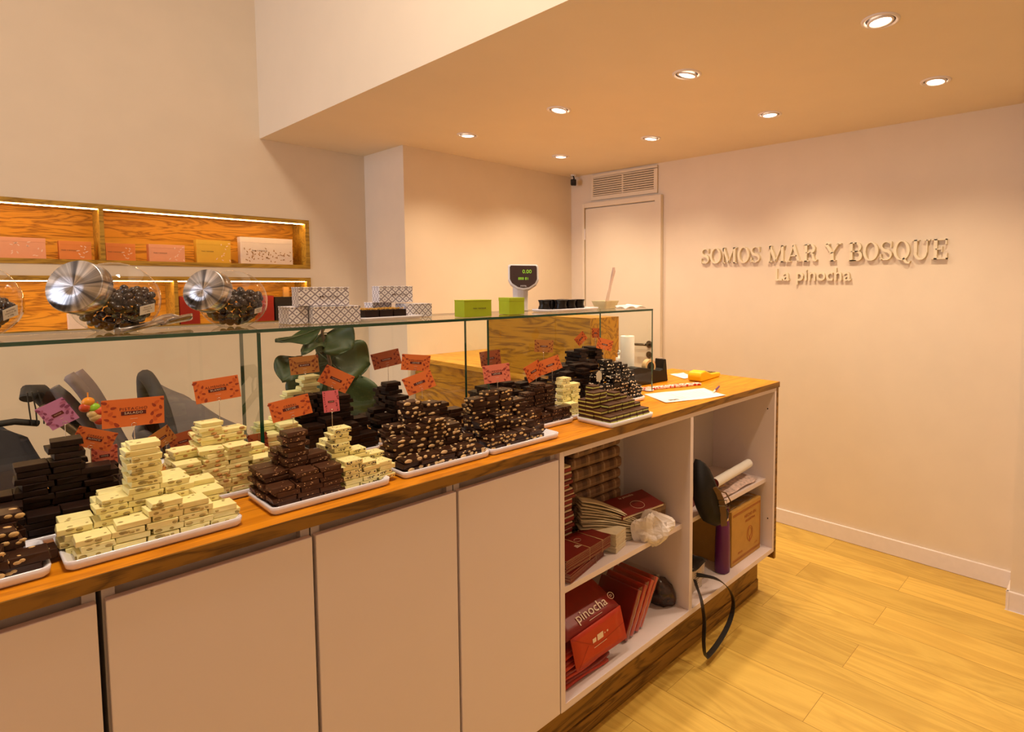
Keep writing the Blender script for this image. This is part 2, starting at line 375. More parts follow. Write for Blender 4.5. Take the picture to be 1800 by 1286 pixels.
# ventilation grille
vt = thing('ventilation_grille', 'white louvred ventilation grille in the wall above the door', 'grille', (XS, 3.0, 2.22))
fr = MB(); a0, a1, b0, b1 = 2.663, 3.345, 2.214, 2.418
fr.box(XS-.014, XS-.0005, a0, a1, b0, 2.244); fr.box(XS-.014, XS-.0005, a0, a1, 2.396, b1); fr.box(XS-.014, XS-.0005, a0, 2.695, 2.244, 2.396); fr.box(XS-.014, XS-.0005, 3.322, a1, 2.244, 2.396)
fr.box(XS-.013, XS-.0005, 3.0, 3.012, 2.244, 2.396)
fr.build('grille_frame', m_door, vt, bevel=.002)
MB().box(XS-.003, XS-.0006, 2.695, 3.322, 2.244, 2.396).build('dark_duct', mat('duct_dark', (.02, .012, .006), .9), vt)
for k in range(9):
    z = 2.248+k*.0170
    MB().box(XS-.012, XS-.0035, 2.696, 3.321, z, z+.0095, R=Matrix.Rotation(radians(20), 3, 'Y')).build('louvre', m_door, vt)

# security camera
sc = thing('security_camera', 'small black security camera in the top corner beside the grille', 'camera', (3.34, 3.49, 2.38))
MB().cyl((3.34, 3.49, 2.420), (3.34, 3.49, 2.43), .022).build('ceiling_mount', mat('white_plastic', (.8, .76, .72), .4), sc)
MB().tube([(3.34, 3.49, 2.42), (3.345, 3.485, 2.40), (3.335, 3.48, 2.395)], .006).build('bracket', m_black, sc)
cb = MB(); cb.X = T(3.33, 3.478, 2.366) @ RZ(45) @ RY(0); cb.box(-.025, .025, -.023, .023, -.024, .024)
cb.build('camera_body', m_black, sc, bevel=.008, seg=3)
cb = MB(); cb.X = T(3.33, 3.478, 2.366) @ RZ(45); cb.cyl((-.029, 0, 0), (-.0245, 0, 0), .010); cb.build('lens', mat('lens_glass', (.02, .02, .03), .05), sc)
MB().tube([(3.345, 3.50, 2.43), (3.36, 3.52, 2.41), (3.35, 3.53, 2.42), (3.37, 3.54, 2.43)], .0018, 6).build('cable', m_trim, sc)

# recessed ceiling spotlights
m_bulb = emit('spotlight_bulb', (1, .80, .58), 14)
m_gap = mat('spot_recess_dark', (.05, .03, .02), .5)
names = {0: 'nearest row', 1: 'second row', 2: 'third row', 3: 'farthest row'}
for iy, y in enumerate((.66, 1.45, 2.245, 3.05)):
    for ix, x in enumerate((2.05, 2.80)):
        side = 'left' if ix == 0 else 'right'
        t = thing('ceiling_spotlight', 'lit round recessed ceiling spotlight, %s one of the %s' % (side, names[iy]), 'spotlight', (x, y, ZC), 'recessed ceiling spotlights')
        tx, ty = ((.05, -.12), (0, .18), (-.1, .05), (.08, 0))[iy] if ix == 0 else ((-.06, .02), (.05, -.05), (0, .08), (.04, .02))[iy]
        MB().lathe((x, y, ZC), [(.062, 0), (.061, -.004), (.055, -.006), (.050, -.004), (.048, -.0005)]).build('trim_ring', m_trim, t)
        MB().lathe((x, y, ZC), [(.048, -.0005), (.040, -.0009), (.0, -.001)]).build('recess', m_gap, t)
        ax = Vector((tx, ty, -1)).normalized()
        MB().lathe((x, y, ZC-.002), [(.043, 0), (.043, .005), (.036, .006), (.034, .003)], ax).build('gimbal_ring', m_trim, t)
        MB().lathe((x, y, ZC-.002), [(.034, .003), (.028, .0055), (0, .006)], ax).build('bulb', m_bulb, t)
        l = bpy.data.lights.new('spot_beam', 'SPOT'); l.energy = SPOT*4*pi; l.color = SPOTC; l.spot_size = radians(128); l.spot_blend = 1.0; l.shadow_soft_size = .035
        lo = bpy.data.objects.new('spot_beam', l); COL.objects.link(lo); lo.parent = t; lo.location = (0, 0, -.03)
        lo.rotation_euler = (ty*.8, -tx*.8, 0)
        lo['kind'] = 'structure' if False else 'light'

# ---------------------------------------------------------------- raised letters on the sign wall
def strk(mb, pts, w, d):
    n = len(pts); L_ = []; R_ = []
    for k in range(n):
        a = Vector(pts[max(k-1, 0)]); b = Vector(pts[min(k+1, n-1)]); t = (b-a).normalized(); nn = Vector((-t.y, t.x))
        ww = w[k] if isinstance(w, (list, tuple)) else w; p = Vector(pts[k]); L_.append(p+nn*ww/2); R_.append(p-nn*ww/2)
    for k in range(n-1): mb.prism([tuple(R_[k]), tuple(R_[k+1]), tuple(L_[k+1]), tuple(L_[k])], d)
def arc(cx, cy, rx, ry, a0, a1, n=18): return [(cx+rx*cos(radians(a0+(a1-a0)*i/n)), cy+ry*sin(radians(a0+(a1-a0)*i/n))) for i in range(n+1)]
TK, TN = .16, .055
def rc(mb, x0, x1, y0, y1, d): mb.prism([(x0, y0), (x1, y0), (x1, y1), (x0, y1)], d)
def serif_letter(ch, mb, d):
    def ring(cx, rx):
        n = 40; a = [(cx+rx*cos(2*pi*i/n), .5+.51*sin(2*pi*i/n)) for i in range(n)]; b = [(cx+(rx-TK)*cos(2*pi*i/n), .5+.45*sin(2*pi*i/n)) for i in range(n)]
        for i in range(n):
            j = (i+1) % n; mb.prism([a[i], a[j], b[j], b[i]], d)
    if ch == 'O': ring(.42, .42); return .84
    if ch == 'Q':
        ring(.42, .42); strk(mb, [(.36, .12), (.52, .10), (.66, -.12), (.80, -.16), (.88, -.06)], [.04, .12, .13, .09, .03], d); return .86
    if ch == 'S':
        p = arc(.36, .735, .25, .235, 25, 180, 12)+arc(.38, .735, .27, .235, 190, 250, 4)
        q = arc(.33, .265, .28, .235, 70, 0, 6)+arc(.33, .265, .28, .235, -10, -155, 12)
        n = len(p)+len(q); w = [.05+.12*math.exp(-((i/(n-1)-.5)/.17)**2) for i in range(n)]
        strk(mb, p+q, w, d); rc(mb, .585, .64, .66, .98, d); rc(mb, .04, .095, .02, .34, d); return .68
    if ch == 'M':
        rc(mb, .10, .16, 0, 1, d); rc(mb, .86, .86+TK, 0, 1, d); strk(mb, [(.13, .98), (.50, .06)], TK, d); strk(mb, [(.50, .06), (.90, .98)], TN, d)
        rc(mb, 0, .28, 0, TN, d); rc(mb, 0, .24, 1-TN, 1, d); rc(mb, .76, 1.12, 0, TN, d); rc(mb, .84, 1.12, 1-TN, 1, d); return 1.12
    if ch == 'A':
        strk(mb, [(.14, .03), (.46, 1.0)], TN, d); strk(mb, [(.46, 1.0), (.80, .03)], TK, d); rc(mb, .26, .70, .33, .33+TN, d)
        rc(mb, 0, .30, 0, TN, d); rc(mb, .62, .98, 0, TN, d); return .98
    if ch == 'Y':
        strk(mb, [(.12, .98), (.45, .45)], TK, d); strk(mb, [(.80, .98), (.47, .45)], TN, d); rc(mb, .38, .38+TK, 0, .5, d)
        rc(mb, 0, .32, 1-TN, 1, d); rc(mb, .64, .95, 1-TN, 1, d); rc(mb, .26, .66, 0, TN, d); return .94
    if ch == 'U':
        rc(mb, .12, .12+TK, .35, 1, d); rc(mb, .74, .74+TN, .35, 1, d)
        p = arc(.46, .36, .275, .325, 180, 360, 16); strk(mb, p, [TK-(TK-TN)*i/16 for i in range(17)], d)
        rc(mb, 0, .38, 1-TN, 1, d); rc(mb, .62, .92, 1-TN, 1, d); return .92
    if ch in 'BR':
        rc(mb, .12, .12+TK, 0, 1, d); rc(mb, 0, .5, 1-TN, 1, d)
        strk(mb, [(.4, .975)]+arc(.46, .745, .22, .23, 90, -90, 12)+[(.2, .515)], [TN]*2+[TN+(TK-TN)*sin(pi*i/12) for i in range(1, 12)]+[TN]*2, d)
        if ch == 'B':
            strk(mb, [(.4, .515)]+arc(.48, .27, .26, .245, 90, -90, 12)+[(.2, .025)], [TN]*2+[TN+(TK-TN)*sin(pi*i/12) for i in range(1, 12)]+[TN]*2, d); rc(mb, 0, .5, 0, TN, d); return .80
        rc(mb, 0, .38, 0, TN, d); strk(mb, [(.42, .52), (.60, .42), (.66, .12), (.76, .03), (.88, .10)], [TN, .12, TK, .10, .04], d); return .88
    if ch == 'E':
        rc(mb, .12, .12+TK, 0, 1, d); rc(mb, 0, .76, 0, TN, d); rc(mb, 0, .72, 1-TN, 1, d); rc(mb, .2, .5, .5-TN/2, .5+TN/2, d)
        rc(mb, .70, .76, 0, .30, d); rc(mb, .66, .72, .72, 1, d); rc(mb, .48, .53, .36, .64, d); return .78
    return .4
m_letter = mat('cream_sign_letters', (.80, .69, .50), .6, var=.01)
def sign_word(word, y0, y1, z, h, sans=False):
    ws = []
    for ch in word:
        mb = MB(); ws.append(serif_letter(ch, mb, 1))
    tot = sum(ws)+.06*(len(ws)-1); k = (y0-y1)/tot; y = y0
    seen = {}
    for ch, w in zip(word, ws):
        mb = MB(); mb.X = Matrix(((0, 0, -1, XS-.0008), (-k, 0, 0, y), (0, h, 0, z), (0, 0, 0, 1)))
        serif_letter(ch, mb, .022)
        seen[ch] = seen.get(ch, 0)+1
        nth = '' if word.count(ch) == 1 else (' first' if seen[ch] == 1 else ' second')
        mb.build('sign_letter', m_letter, None, 'raised cream serif letter %s,%s in the word %s on the wall' % (ch, nth, word), 'sign letter', 'raised letters of the wall sign')
        y -= (w+.06)*k
sign_word('SOMOS', 2.268, 1.809, 1.684, .104)
sign_word('MAR', 1.752, 1.425, 1.684, .104)
sign_word('Y', 1.382, 1.280, 1.683, .104)
sign_word('BOSQUE', 1.240, .712, 1.681, .106)
yy = 1.706; cnt = 0
widths = {'L': .052, 'a': .050, ' ': .035, 'p': .055, 'i': .024, 'n': .053, 'o': .055, 'c': .048, 'h': .053}
tw = sum(widths[c] for c in 'La pinocha'); kk = (1.706-1.216)/tw; nseen = {}
for ch in 'La pinocha':
    w = widths[ch]*kk
    if ch != ' ':
        cnt += 1; mb = MB(); nseen[ch] = nseen.get(ch, 0)+1
        cu_x = Matrix(((0, 0, -1, XS-.0008), (-1, 0, 0, yy-w/2), (0, 1, 0, 1.568), (0, 0, 0, 1)))
        cu = bpy.data.curves.new('lt', 'FONT'); cu.body = ch; cu.size = .108; cu.extrude = .009; cu.align_x = 'CENTER'; cu.offset = .0012; cu.resolution_u = 4
        ob = bpy.data.objects.new('lt', cu); me = bpy.data.meshes.new_from_object(ob)
        mb.add([cu_x @ (v.co+Vector((0, 0, .009))) for v in me.vertices], [tuple(p.vertices) for p in me.polygons]); bpy.data.objects.remove(ob)
        nth = '' if 'La pinocha'.count(ch) == 1 else (' first' if nseen[ch] == 1 else ' last')
        mb.build('sign_letter', m_letter, None, 'small raised cream letter %s,%s one in the words La pinocha' % (ch, nth), 'sign letter', 'raised letters of the wall sign')
    yy -= w

# ---------------------------------------------------------------- serving counter
ZT, CY = 1.072, 1.270
wt = thing('worktop', 'long orange-brown wooden worktop carrying the chocolate trays', 'worktop', (.7, 1.59, 1.045))
MB().box(-1.2, 2.590, 1.266, 1.917, 1.045, ZT).build('top_board', m_top, wt, bevel=.0012)
MB().box(-1.2, 2.5898, 1.262, 1.2658, 1.0455, ZT-.0006).build('shaded_front_edge', m_topedge_shaded, wt)  # same wood as the board, with the front's shade painted in
pl = MB().box(-1.2, 2.567, 1.355, 1.90, 0, .150); pl.box(-1.2, 2.566, 1.349, 1.3549, .0, .058)
pl.box(-1.2, 2.567, 1.355, 1.90, .1503, .2235)
pl.build('plinth', m_plinth, None, 'dark wood plinth under the serving counter', 'plinth', bevel=.0008)
def cabinet(x0, x1, lab):
    t = thing('base_cabinet', lab, 'cabinet', ((x0+x1)/2, 1.58, .224), 'closed base cabinets under the worktop')
    b = MB(); b.box(x0+.001, x0+.018, 1.290, 1.90, .224, 1.0445); b.box(x1-.018, x1-.001, 1.290, 1.90, .224, 1.0445)
    b.box(x0+.018, x1-.018, 1.290, 1.90, .224, .242); b.box(x0+.018, x1-.018, 1.885, 1.90, .242, 1.0445); b.box(x0+.018, x1-.018, 1.312, 1.36, .96, 1.0445)
    b.build('carcass', m_lam_in_shaded, t)
    MB().box(x0+.0035, x1-.0025, CY, 1.2885, .226, 1.0215).build('door', m_lam, t, bevel=.0018)
cabinet(-.195, .138, 'closed white base cabinet at the far left end of the counter')
cabinet(.143, .4675, 'closed white base cabinet, first full door from the left')
cabinet(.4685, .8065, 'closed white base cabinet, second full door from the left')
cabinet(.8075, 1.1535, 'closed white base cabinet beside the open shelves')
oc = thing('open_shelf_cabinet', 'open white shelf cabinet stuffed with bags at the counter end', 'cabinet', (1.86, 1.58, .224))
XA, XD, XE, YBK = 1.155, 1.852, 2.572, 1.62
b = MB()
b.box(XA, XA+.018, CY, 1.9, .224, 1.0445); b.box(XE-.018, XE, CY, 1.9, .224, 1.0445)
b.box(XA+.018, XE-.018, CY, 1.9, .224, .246); b.box(XA+.018, XE-.018, CY, 1.9, 1.0265, 1.0440)
b.box(XD-.010, XD+.010, CY+.001, YBK, .246, 1.0265)
b.build('carcass', m_lam, oc, bevel=.001)
MB().box(XA+.018, XE-.018, YBK, YBK+.012, .246, 1.0265).build('back_panel', m_lam_in_shaded, oc)
MB().box(XA+.0185, XD-.0105, 1.310, YBK-.001, .570, .590).build('shelf', m_lam, oc, bevel=.001)
MB().box(XD+.0105, XE-.0185, 1.310, YBK-.001, .570, .590).build('shelf', m_lam, oc, bevel=.001)
MB().box(XE+.0008, 2.589, CY-.002, 1.905, .186, 1.0440).build('counter_end_panel', m_topedge_shaded, None, 'tall dark wood panel closing the end of the counter', 'panel')
for p in ((1349.5, 718), (1349.5, 910.5)):
    q = at(p[0], p[1], 'x', XE-.0183); MB().cyl(q, q-Vector((.0012, 0, 0)), .0035, n=12).build('screw_hole', m_hole, oc)
for p in ((975, 796), ):
    q = at(p[0], p[1], 'x', XA-.0003); 

# glass display case standing on the worktop
gc = thing('glass_display_case', 'long clear glass display case with green edges on the worktop', 'display case', (.9, 1.73, ZT))
def pane(name, x0, x1, y0, y1, z0, z1, ax):
    mb = MB(); mb.box(x0, x1, y0, y1, z0, z1, 1); nrm = {'x': (0, 1), 'y': (2, 3), 'z': (4, 5)}[ax]
    for i in nrm: mb.m[i] = 0
    return mb.build(name, [m_glass, m_gedge], gc)
GZ = 1.437
pane('top_pane', -1.1, 1.980, 1.571, 1.895, GZ-.008, GZ, 'z')
pane('customer_side_pane', -1.1, 1.979, 1.886, 1.894, ZT+.0005, GZ-.0085, 'y')
pane('end_pane', 1.972, 1.980, 1.572, 1.8855, ZT+.0005, GZ-.0085, 'x')
for x in (-.179, .473, 1.121): pane('divider_pane', x-.004, x+.004, 1.572, 1.70, ZT+.0005, GZ-.0085, 'x')

# ---------------------------------------------------------------- trays
def rrect(x0, x1, y0, y1, r, n=5):
    p = []
    for cx, cy, a in ((x1-r, y1-r, 0), (x0+r, y1-r, 90), (x0+r, y0+r, 180), (x1-r, y0+r, 270)):
        for i in range(n+1): p.append((cx+r*cos(radians(a+90*i/n)), cy+r*sin(radians(a+90*i/n))))
    return p
def tray(x0, x1, y0, y1, label, z=ZT, rot=0, group='white trays of chocolate', rim=.0165):
    mb = MB(); cx, cy = (x0+x1)/2, (y0+y1)/2; mb.X = T(cx, cy, z+.0006) @ RZ(rot); hx, hy = (x1-x0)/2, (y1-y0)/2
    loops = [(.006, 0.0, .0), (.001, .0, .004), (-.001, .0, rim), (.001, 0, rim+.0012), (.004, 0, rim), (.014, 0, .0085)]
    vs = []
    for ins, _, h in loops: vs += [(x, y, h) for x, y in rrect(-hx+ins, hx-ins, -hy+ins, hy-ins, max(.014-ins, .004))]
    n = len(vs)//len(loops)
    fs = [(k*n+i, k*n+(i+1) % n, (k+1)*n+(i+1) % n, (k+1)*n+i) for k in range(len(loops)-1) for i in range(n)]
    mb.add(vs, fs, 0, True); mb.add(vs, [tuple(reversed(range(n))), tuple(range(len(vs)-n, len(vs)))], 0)
    return mb.build('serving_tray', m_porc, None, label, 'tray', group)

# ---------------------------------------------------------------- chocolate pieces
m_wc = mat('white_chocolate', (.92, .82, .38), .42, var=.06, vscale=60, sub=.15)
m_wc2 = mat('pale_white_chocolate', (.86, .80, .40), .45, var=.05, vscale=60, sub=.15)
m_mc = mat('milk_chocolate', (.070, .025, .010), .42, spec=.3, var=.25, vscale=40)
m_mcd = mat('nut_milk_chocolate', (.040, .014, .006), .36, spec=.35, var=.3, vscale=40)
m_dc = mat('dark_chocolate', (.016, .0055, .0028), .50, spec=.22, var=.3, vscale=40)
m_bc = mat('black_chocolate', (.006, .003, .0025), .30, spec=.35, var=.3, vscale=40)
m_nut = mat('pale_nut', (.66, .42, .17), .5, var=.2, vscale=200)
m_nutw = mat('white_nut', (.80, .68, .50), .5, var=.1, vscale=200)
m_cash = mat('cashew_nut', (.70, .48, .24), .45, var=.2, vscale=150)
m_pist = mat('pistachio_nut', (.40, .30, .09), .5, var=.35, vscale=150)
m_alm = mat('almond_slice', (.56, .30, .10), .5, var=.3, vscale=150)
m_crumb = mat('dark_cookie_crumb', (.06, .035, .02), .6, var=.3, vscale=200)
m_crisp = mat('puffed_rice_crisp', (.50, .27, .12), .5, var=.3, vscale=200)
m_mint = mat('green_mint_filling', (.56, .54, .13), .45, var=.1, vscale=80)
KIND = {  # size x, y, thickness, chocolate, inclusion, nuts on sides, on top, nut radius range
 'pistachio': (.0445, .043, .0113, m_wc, m_pist, 5, 2, (.0030, .0052)),
 'almond': (.043, .041, .0098, m_wc, m_alm, 5, 1, (.0026, .0050)),
 'cookie': (.038, .041, .0108, m_wc, m_crumb, 22, 5, (.0010, .0019)),
 'plainwhite': (.042, .041, .0098, m_wc2, m_wc, 0, 0, (.001, .002)),
 'crisp': (.043, .043, .0108, m_mc, m_crisp, 20, 3, (.0010, .0019)),
 'cashew': (.047, .043, .0108, m_mcd, m_cash, 7, 2, (.0030, .0060)),
 'hazel': (.046, .043, .0118, m_mcd, m_nut, 5, 2, (.0030, .0056)),
 'farnut': (.046, .043, .0155, m_mcd, m_nut, 5, 2, (.0035, .0060)),
 'dark': (.043, .044, .0118, m_dc, m_dc, 0, 0, (.001, .002)),
 'milkthin': (.041, .042, .0118, m_mcd, m_mcd, 0, 0, (.001, .002)),
 'crunch': (.041, .037, .0118, m_mcd, m_crisp, 22, 6, (.0009, .0017)),
 'whitecrunch': (.038, .037, .0118, m_wc, m_crumb, 12, 3, (.0009, .0016)),
 'mint': (.0325, .036, .0138, m_mc, m_mint, 0, 0, (.001, .002)),
 'blacknut': (.042, .043, .0138, m_bc, m_nutw, 13, 3, (.0018, .0040)),
}
PM = {}
def piece_meshes(kind):
    if kind in PM: return PM[kind]
    sx, sy, t, mc, mi, ns, nt_, rr = KIND[kind]; out = []
    for v in range(5):
        rnd = random.Random(hash(kind) % 1000 + v*17 if False else sum(map(ord, kind))*7+v*17)
        mb = MB(); a, c = sx/2, sy/2
        j = lambda k: rnd.uniform(-k, k)
        if kind == 'mint':
            for lo_, hi_, m_ in ((0, .30, 0), (.30, .72, 1), (.72, 1, 0)):
                mb.box(-a+j(.0006), a+j(.0006), -c+j(.0006), c+j(.0006), lo_*t, hi_*t, m_)
        else:
            mb.box(-a, a, -c, c, 0, t)
            for i in range(8):
                p = mb.v[i]; p.x += j(.0016); p.y += j(.0016); p.z += -abs(j(.0012)) if p.z > t/2 else 0
        me = mb.mesh('chocolate_piece', [mc, mi], .0011 if kind != 'mint' else .0007, 2)
        nb = MB()
        for k in range(ns+nt_):
            r = rnd.uniform(*rr); R = Matrix.Rotation(rnd.uniform(0, 6.3), 3, 'Z')
            if k < ns:
                f = rnd.choice((0, 0, 0, 1, 1, 2, 3)); z = rnd.uniform(.25, .75)*t; rz = min(r*rnd.uniform(.6, .9), t*.42)
                if f == 0: p = (rnd.uniform(-a, a)*.9, -c+.0008-.0004, z); e = (r*rnd.uniform(1, 1.5), .0022, rz)
                elif f == 1: p = (-a+.0004, rnd.uniform(-c, c)*.9, z); e = (.0022, r*rnd.uniform(1, 1.5), rz)
                elif f == 2: p = (a-.0004, rnd.uniform(-c, c)*.9, z); e = (.0022, r*1.2, rz)
                else: p = (rnd.uniform(-a, a)*.9, c-.0004, z); e = (r*1.2, .0022, rz)
                if r < .002: e = tuple(min(q, r) for q in e)
                nb.ell(p, *e, None, 1, 8, 5)
            else:
                nb.ell((rnd.uniform(-a, a)*.8, rnd.uniform(-c, c)*.8, t-.0013), r*1.1, r*.8, .0016, R, 1, 8, 5)
        if nb.v:
            bm = bmesh.new(); bm.from_mesh(me)
            vv = [bm.verts.new(p) for p in nb.v]
            for f in nb.f:
                ff = bm.faces.new([vv[i] for i in f]); ff.material_index = 1; ff.smooth = True
            bm.to_mesh(me); bm.free()
        out.append(me)
    PM[kind] = out; return out
ORD = ['', 'first', 'second', 'third', 'fourth', 'fifth', 'sixth', 'seventh', 'eighth', 'ninth', 'tenth', 'eleventh', 'twelfth', 'thirteenth', 'fourteenth', 'fifteenth', 'sixteenth', 'seventeenth', 'eighteenth', 'nineteenth', 'twentieth']
rng = random.Random(11)
TOPZ = {}; PIECES = []
SORT = {'pistachio': 'white_chocolate_bar', 'almond': 'white_chocolate_bar', 'cookie': 'white_chocolate_bar', 'plainwhite': 'white_chocolate_bar', 'whitecrunch': 'white_chocolate_bar',
        'crisp': 'milk_chocolate_bar', 'cashew': 'nut_chocolate_bar', 'hazel': 'nut_chocolate_bar', 'farnut': 'nut_chocolate_bar', 'blacknut': 'nut_chocolate_bar', 'crunch': 'milk_chocolate_bar', 'milkthin': 'milk_chocolate_bar',
        'dark': 'dark_chocolate_bar', 'mint': 'mint_chocolate_square'}
def pile(key, kind, adj, where, rows, jit=(.0014, 3.0), z0=ZT+.0092):
    sx, sy, t = KIND[kind][:3]; ms = piece_meshes(kind); nrow = len(rows)
    for ri, (cy, cols) in enumerate(rows):
        rn = 'front' if ri == 0 else ('back' if ri == nrow-1 else ('middle' if nrow == 3 else ORD[ri+1]))
        ph = rng.choice((-1, 1))*(.0042 if kind not in ('mint',) else .0015)
        for ci, (cx, n) in enumerate(cols):
            drift = rng.uniform(-.001, .001)
            for k in range(n):
                wob = ph*(1 if k % 2 else -1)*rng.uniform(.7, 1)
                loc = (cx+drift+wob+rng.uniform(-jit[0], jit[0])*.6, cy+rng.uniform(-jit[0], jit[0]), z0+k*(t+.0002))
                rot = radians(rng.uniform(-jit[1], jit[1])+(180 if rng.random() < .3 else 0))
                lab = '%s bar, %s layer, %s from left, %s row, %s pile' % (adj, ORD[k+1] if k < n-1 else 'topmost', ORD[ci+1], rn, where)
                PIECES.append((SORT[kind], kind, rng.choice(ms), loc, rot, (sx, sy, t), lab, '%s bars in the %s pile' % (adj, where)))
            TOPZ[(key, ri, ci)] = z0+n*(t+.0002)
def view_count(dx):
    """pixels each bar shows from the camera, or from a step dx to its side; bars that never show are left out"""
    import numpy as np
    Wd, Hd = 1800, 660; oy = 540; Z = np.full((Hd, Wd), 1e9); ID = np.full((Hd, Wd), -1, int)
    def proj(p):
        q = Vector(p)-Vector((0, 0, EYE))-_R*dx; z = q.dot(_F); return (PPX+FPX*q.dot(_R)/z, PPY-FPX*q.dot(_U)/z-oy, z)
    for i, P in enumerate(PIECES):
        (x, y, z), a, (sx, sy, t) = P[3], P[4], P[5]; c, s_ = cos(a), sin(a)
        cs = [(x+dx*c*sx/2-dy*s_*sy/2, y+dx*s_*sx/2+dy*c*sy/2) for dx, dy in ((-1, -1), (1, -1), (1, 1), (-1, 1))]
        v = [proj((q[0], q[1], z)) for q in cs]+[proj((q[0], q[1], z+t)) for q in cs]
        for f in ((4, 5, 6, 7), (0, 1, 5, 4), (1, 2, 6, 5), (2, 3, 7, 6), (3, 0, 4, 7)):
            pts = [v[k] for k in f]
            ar = sum(pts[k][0]*pts[(k+1) % 4][1]-pts[(k+1) % 4][0]*pts[k][1] for k in range(4))
            if ar > 0: continue
            x0 = max(0, int(min(p[0] for p in pts))); x1 = min(Wd-1, int(max(p[0] for p in pts))+1)
            y0 = max(0, int(min(p[1] for p in pts))); y1 = min(Hd-1, int(max(p[1] for p in pts))+1)
            if x1 <= x0 or y1 <= y0: continue
            X, Y = np.meshgrid(np.arange(x0, x1), np.arange(y0, y1)); ins = np.ones(X.shape, bool)
            for k in range(4):
                a_, b_ = pts[k], pts[(k+1) % 4]; ins &= ((b_[0]-a_[0])*(Y-a_[1])-(b_[1]-a_[1])*(X-a_[0])) <= 0
            d = sum(p[2] for p in pts)/4; zz = Z[y0:y1, x0:x1]; m = ins & (d < zz)
            zz[m] = d; ID[y0:y1, x0:x1][m] = i
    return np.bincount(ID[ID >= 0].ravel(), minlength=len(PIECES))
def place_pieces():
    main = view_count(0); side = view_count(-.45)+view_count(.45)
    by = {}
    for i, P in enumerate(PIECES): by.setdefault(P[0], []).append(i)
    for nm, ids in by.items():
        ids.sort(key=lambda i: (-main[i], -side[i])); vis = [i for i in ids if main[i] > 2 or side[i] > 25][:300]
        for i in vis:
            P = PIECES[i]; o = bpy.data.objects.new(nm, P[2]); COL.objects.link(o); o.location = P[3]; o.rotation_euler = (0, 0, P[4])
            tag(o, P[6], 'chocolate bar', P[7])
        print('PIECES', nm, len(ids), 'main', sum(main[i] > 2 for i in ids), 'placed', len(vis))
tray(-.20, .090, 1.312, 1.47, 'white tray cut off by the left edge of the photo')
pile('P0', 'farnut', 'brown nut', 'far left', [(1.350, [(-.075, 5), (-.027, 4), (.021, 3), (.064, 2)]), (1.396, [(-.06, 6), (-.011, 5), (.037, 4), (.076, 1)]), (1.442, [(-.06, 7), (-.008, 6), (.04, 5)])], (.0018, 6))
tray(.105, .355, 1.306, 1.468, 'white tray under the tall pistachio white chocolate pile')
pile('P1', 'pistachio', 'white pistachio', 'pistacho salado', [(1.346, [(.145, 3), (.192, 4), (.239, 6), (.286, 5), (.330, 3)]), (1.392, [(.130, 4), (.176, 7), (.222, 15), (.268, 8), (.314, 5)]), (1.438, [(.135, 4), (.181, 7), (.227, 14), (.273, 8), (.319, 6)])])
tray(.405, .655, 1.306, 1.462, 'white tray shared by brown crisp and white cookie chocolate')
pile('P2', 'crisp', 'brown crisp', 'cereal leche', [(1.342, [(.437, 4), (.483, 6), (.528, 6)]), (1.389, [(.432, 6), (.476, 13), (.520, 8)]), (1.435, [(.433, 6), (.470, 9), (.516, 7)])])
pile('P2b', 'cookie', 'white cookie', 'pink card', [(1.342, [(.573, 6), (.6125, 5), (.638, 0)][:2]), (1.387, [(.571, 12), (.611, 7)]), (1.432, [(.571, 9), (.611, 6)])])
pile('P2c', 'cookie', 'white speckled', 'tray end', [(1.352, [(.6535, 4)]), (1.398, [(.6535, 5)])])
tray(.690, .940, 1.312, 1.468, 'white tray under the cashew chocolate pile')
pile('P3', 'cashew', 'brown cashew', 'glossy cashew', [(1.352, [(.722, 3), (.772, 3), (.822, 3), (.872, 3), (.915, 2)]), (1.397, [(.718, 7), (.767, 9), (.816, 10), (.865, 8), (.908, 4)]), (1.443, [(.732, 9), (.781, 14), (.830, 13), (.879, 8)])], (.0030, 9))
tray(.945, 1.195, 1.312, 1.478, 'white tray under the hazelnut chocolate pile')
pile('P4', 'hazel', 'brown hazelnut', 'almendra leche', [(1.354, [(.976, 3), (1.025, 3), (1.074, 3), (1.123, 2)]), (1.400, [(.980, 6), (1.029, 7), (1.078, 5), (1.127, 4), (1.170, 2)]), (1.446, [(.983, 11), (1.032, 12), (1.081, 12), (1.130, 9), (1.172, 5)])], (.0030, 9))
tray(1.185, 1.365, 1.425, 1.535, 'white tray under the crunchy brown chocolate')
pile('P5', 'crunch', 'crunchy brown', 'crunch', [(1.458, [(1.212, 5), (1.256, 3), (1.300, 4), (1.342, 4)]), (1.499, [(1.215, 9), (1.259, 11), (1.303, 10)])], (.002, 5))
tray(1.368, 1.475, 1.445, 1.555, 'small white tray under the white chocolate beside the mint squares')
pile('P5w', 'whitecrunch', 'white crunch', 'small white', [(1.475, [(1.400, 4), (1.442, 3)]), (1.516, [(1.398, 11), (1.440, 9)])][:2], (.002, 5))
tray(1.375, 1.600, 1.262, 1.430, 'white tray under the green striped mint chocolate squares')
pile('P6', 'mint', 'green striped', 'mint', [(1.293, [(1.398+.0345*i, n) for i, n in enumerate((2, 2, 2, 2, 2, 2))]), (1.331, [(1.398+.0345*i, n) for i, n in enumerate((3, 4, 4, 4, 4, 3))]), (1.369, [(1.398+.0345*i, n) for i, n in enumerate((7, 7, 5, 6, 5, 4))]), (1.406, [(1.398+.0345*i, n) for i, n in enumerate((5, 8, 5, 5, 5, 4))])], (.0012, 3))
tray(.015, .212, 1.474, 1.64, 'white tray under the dark date chocolate at the left')
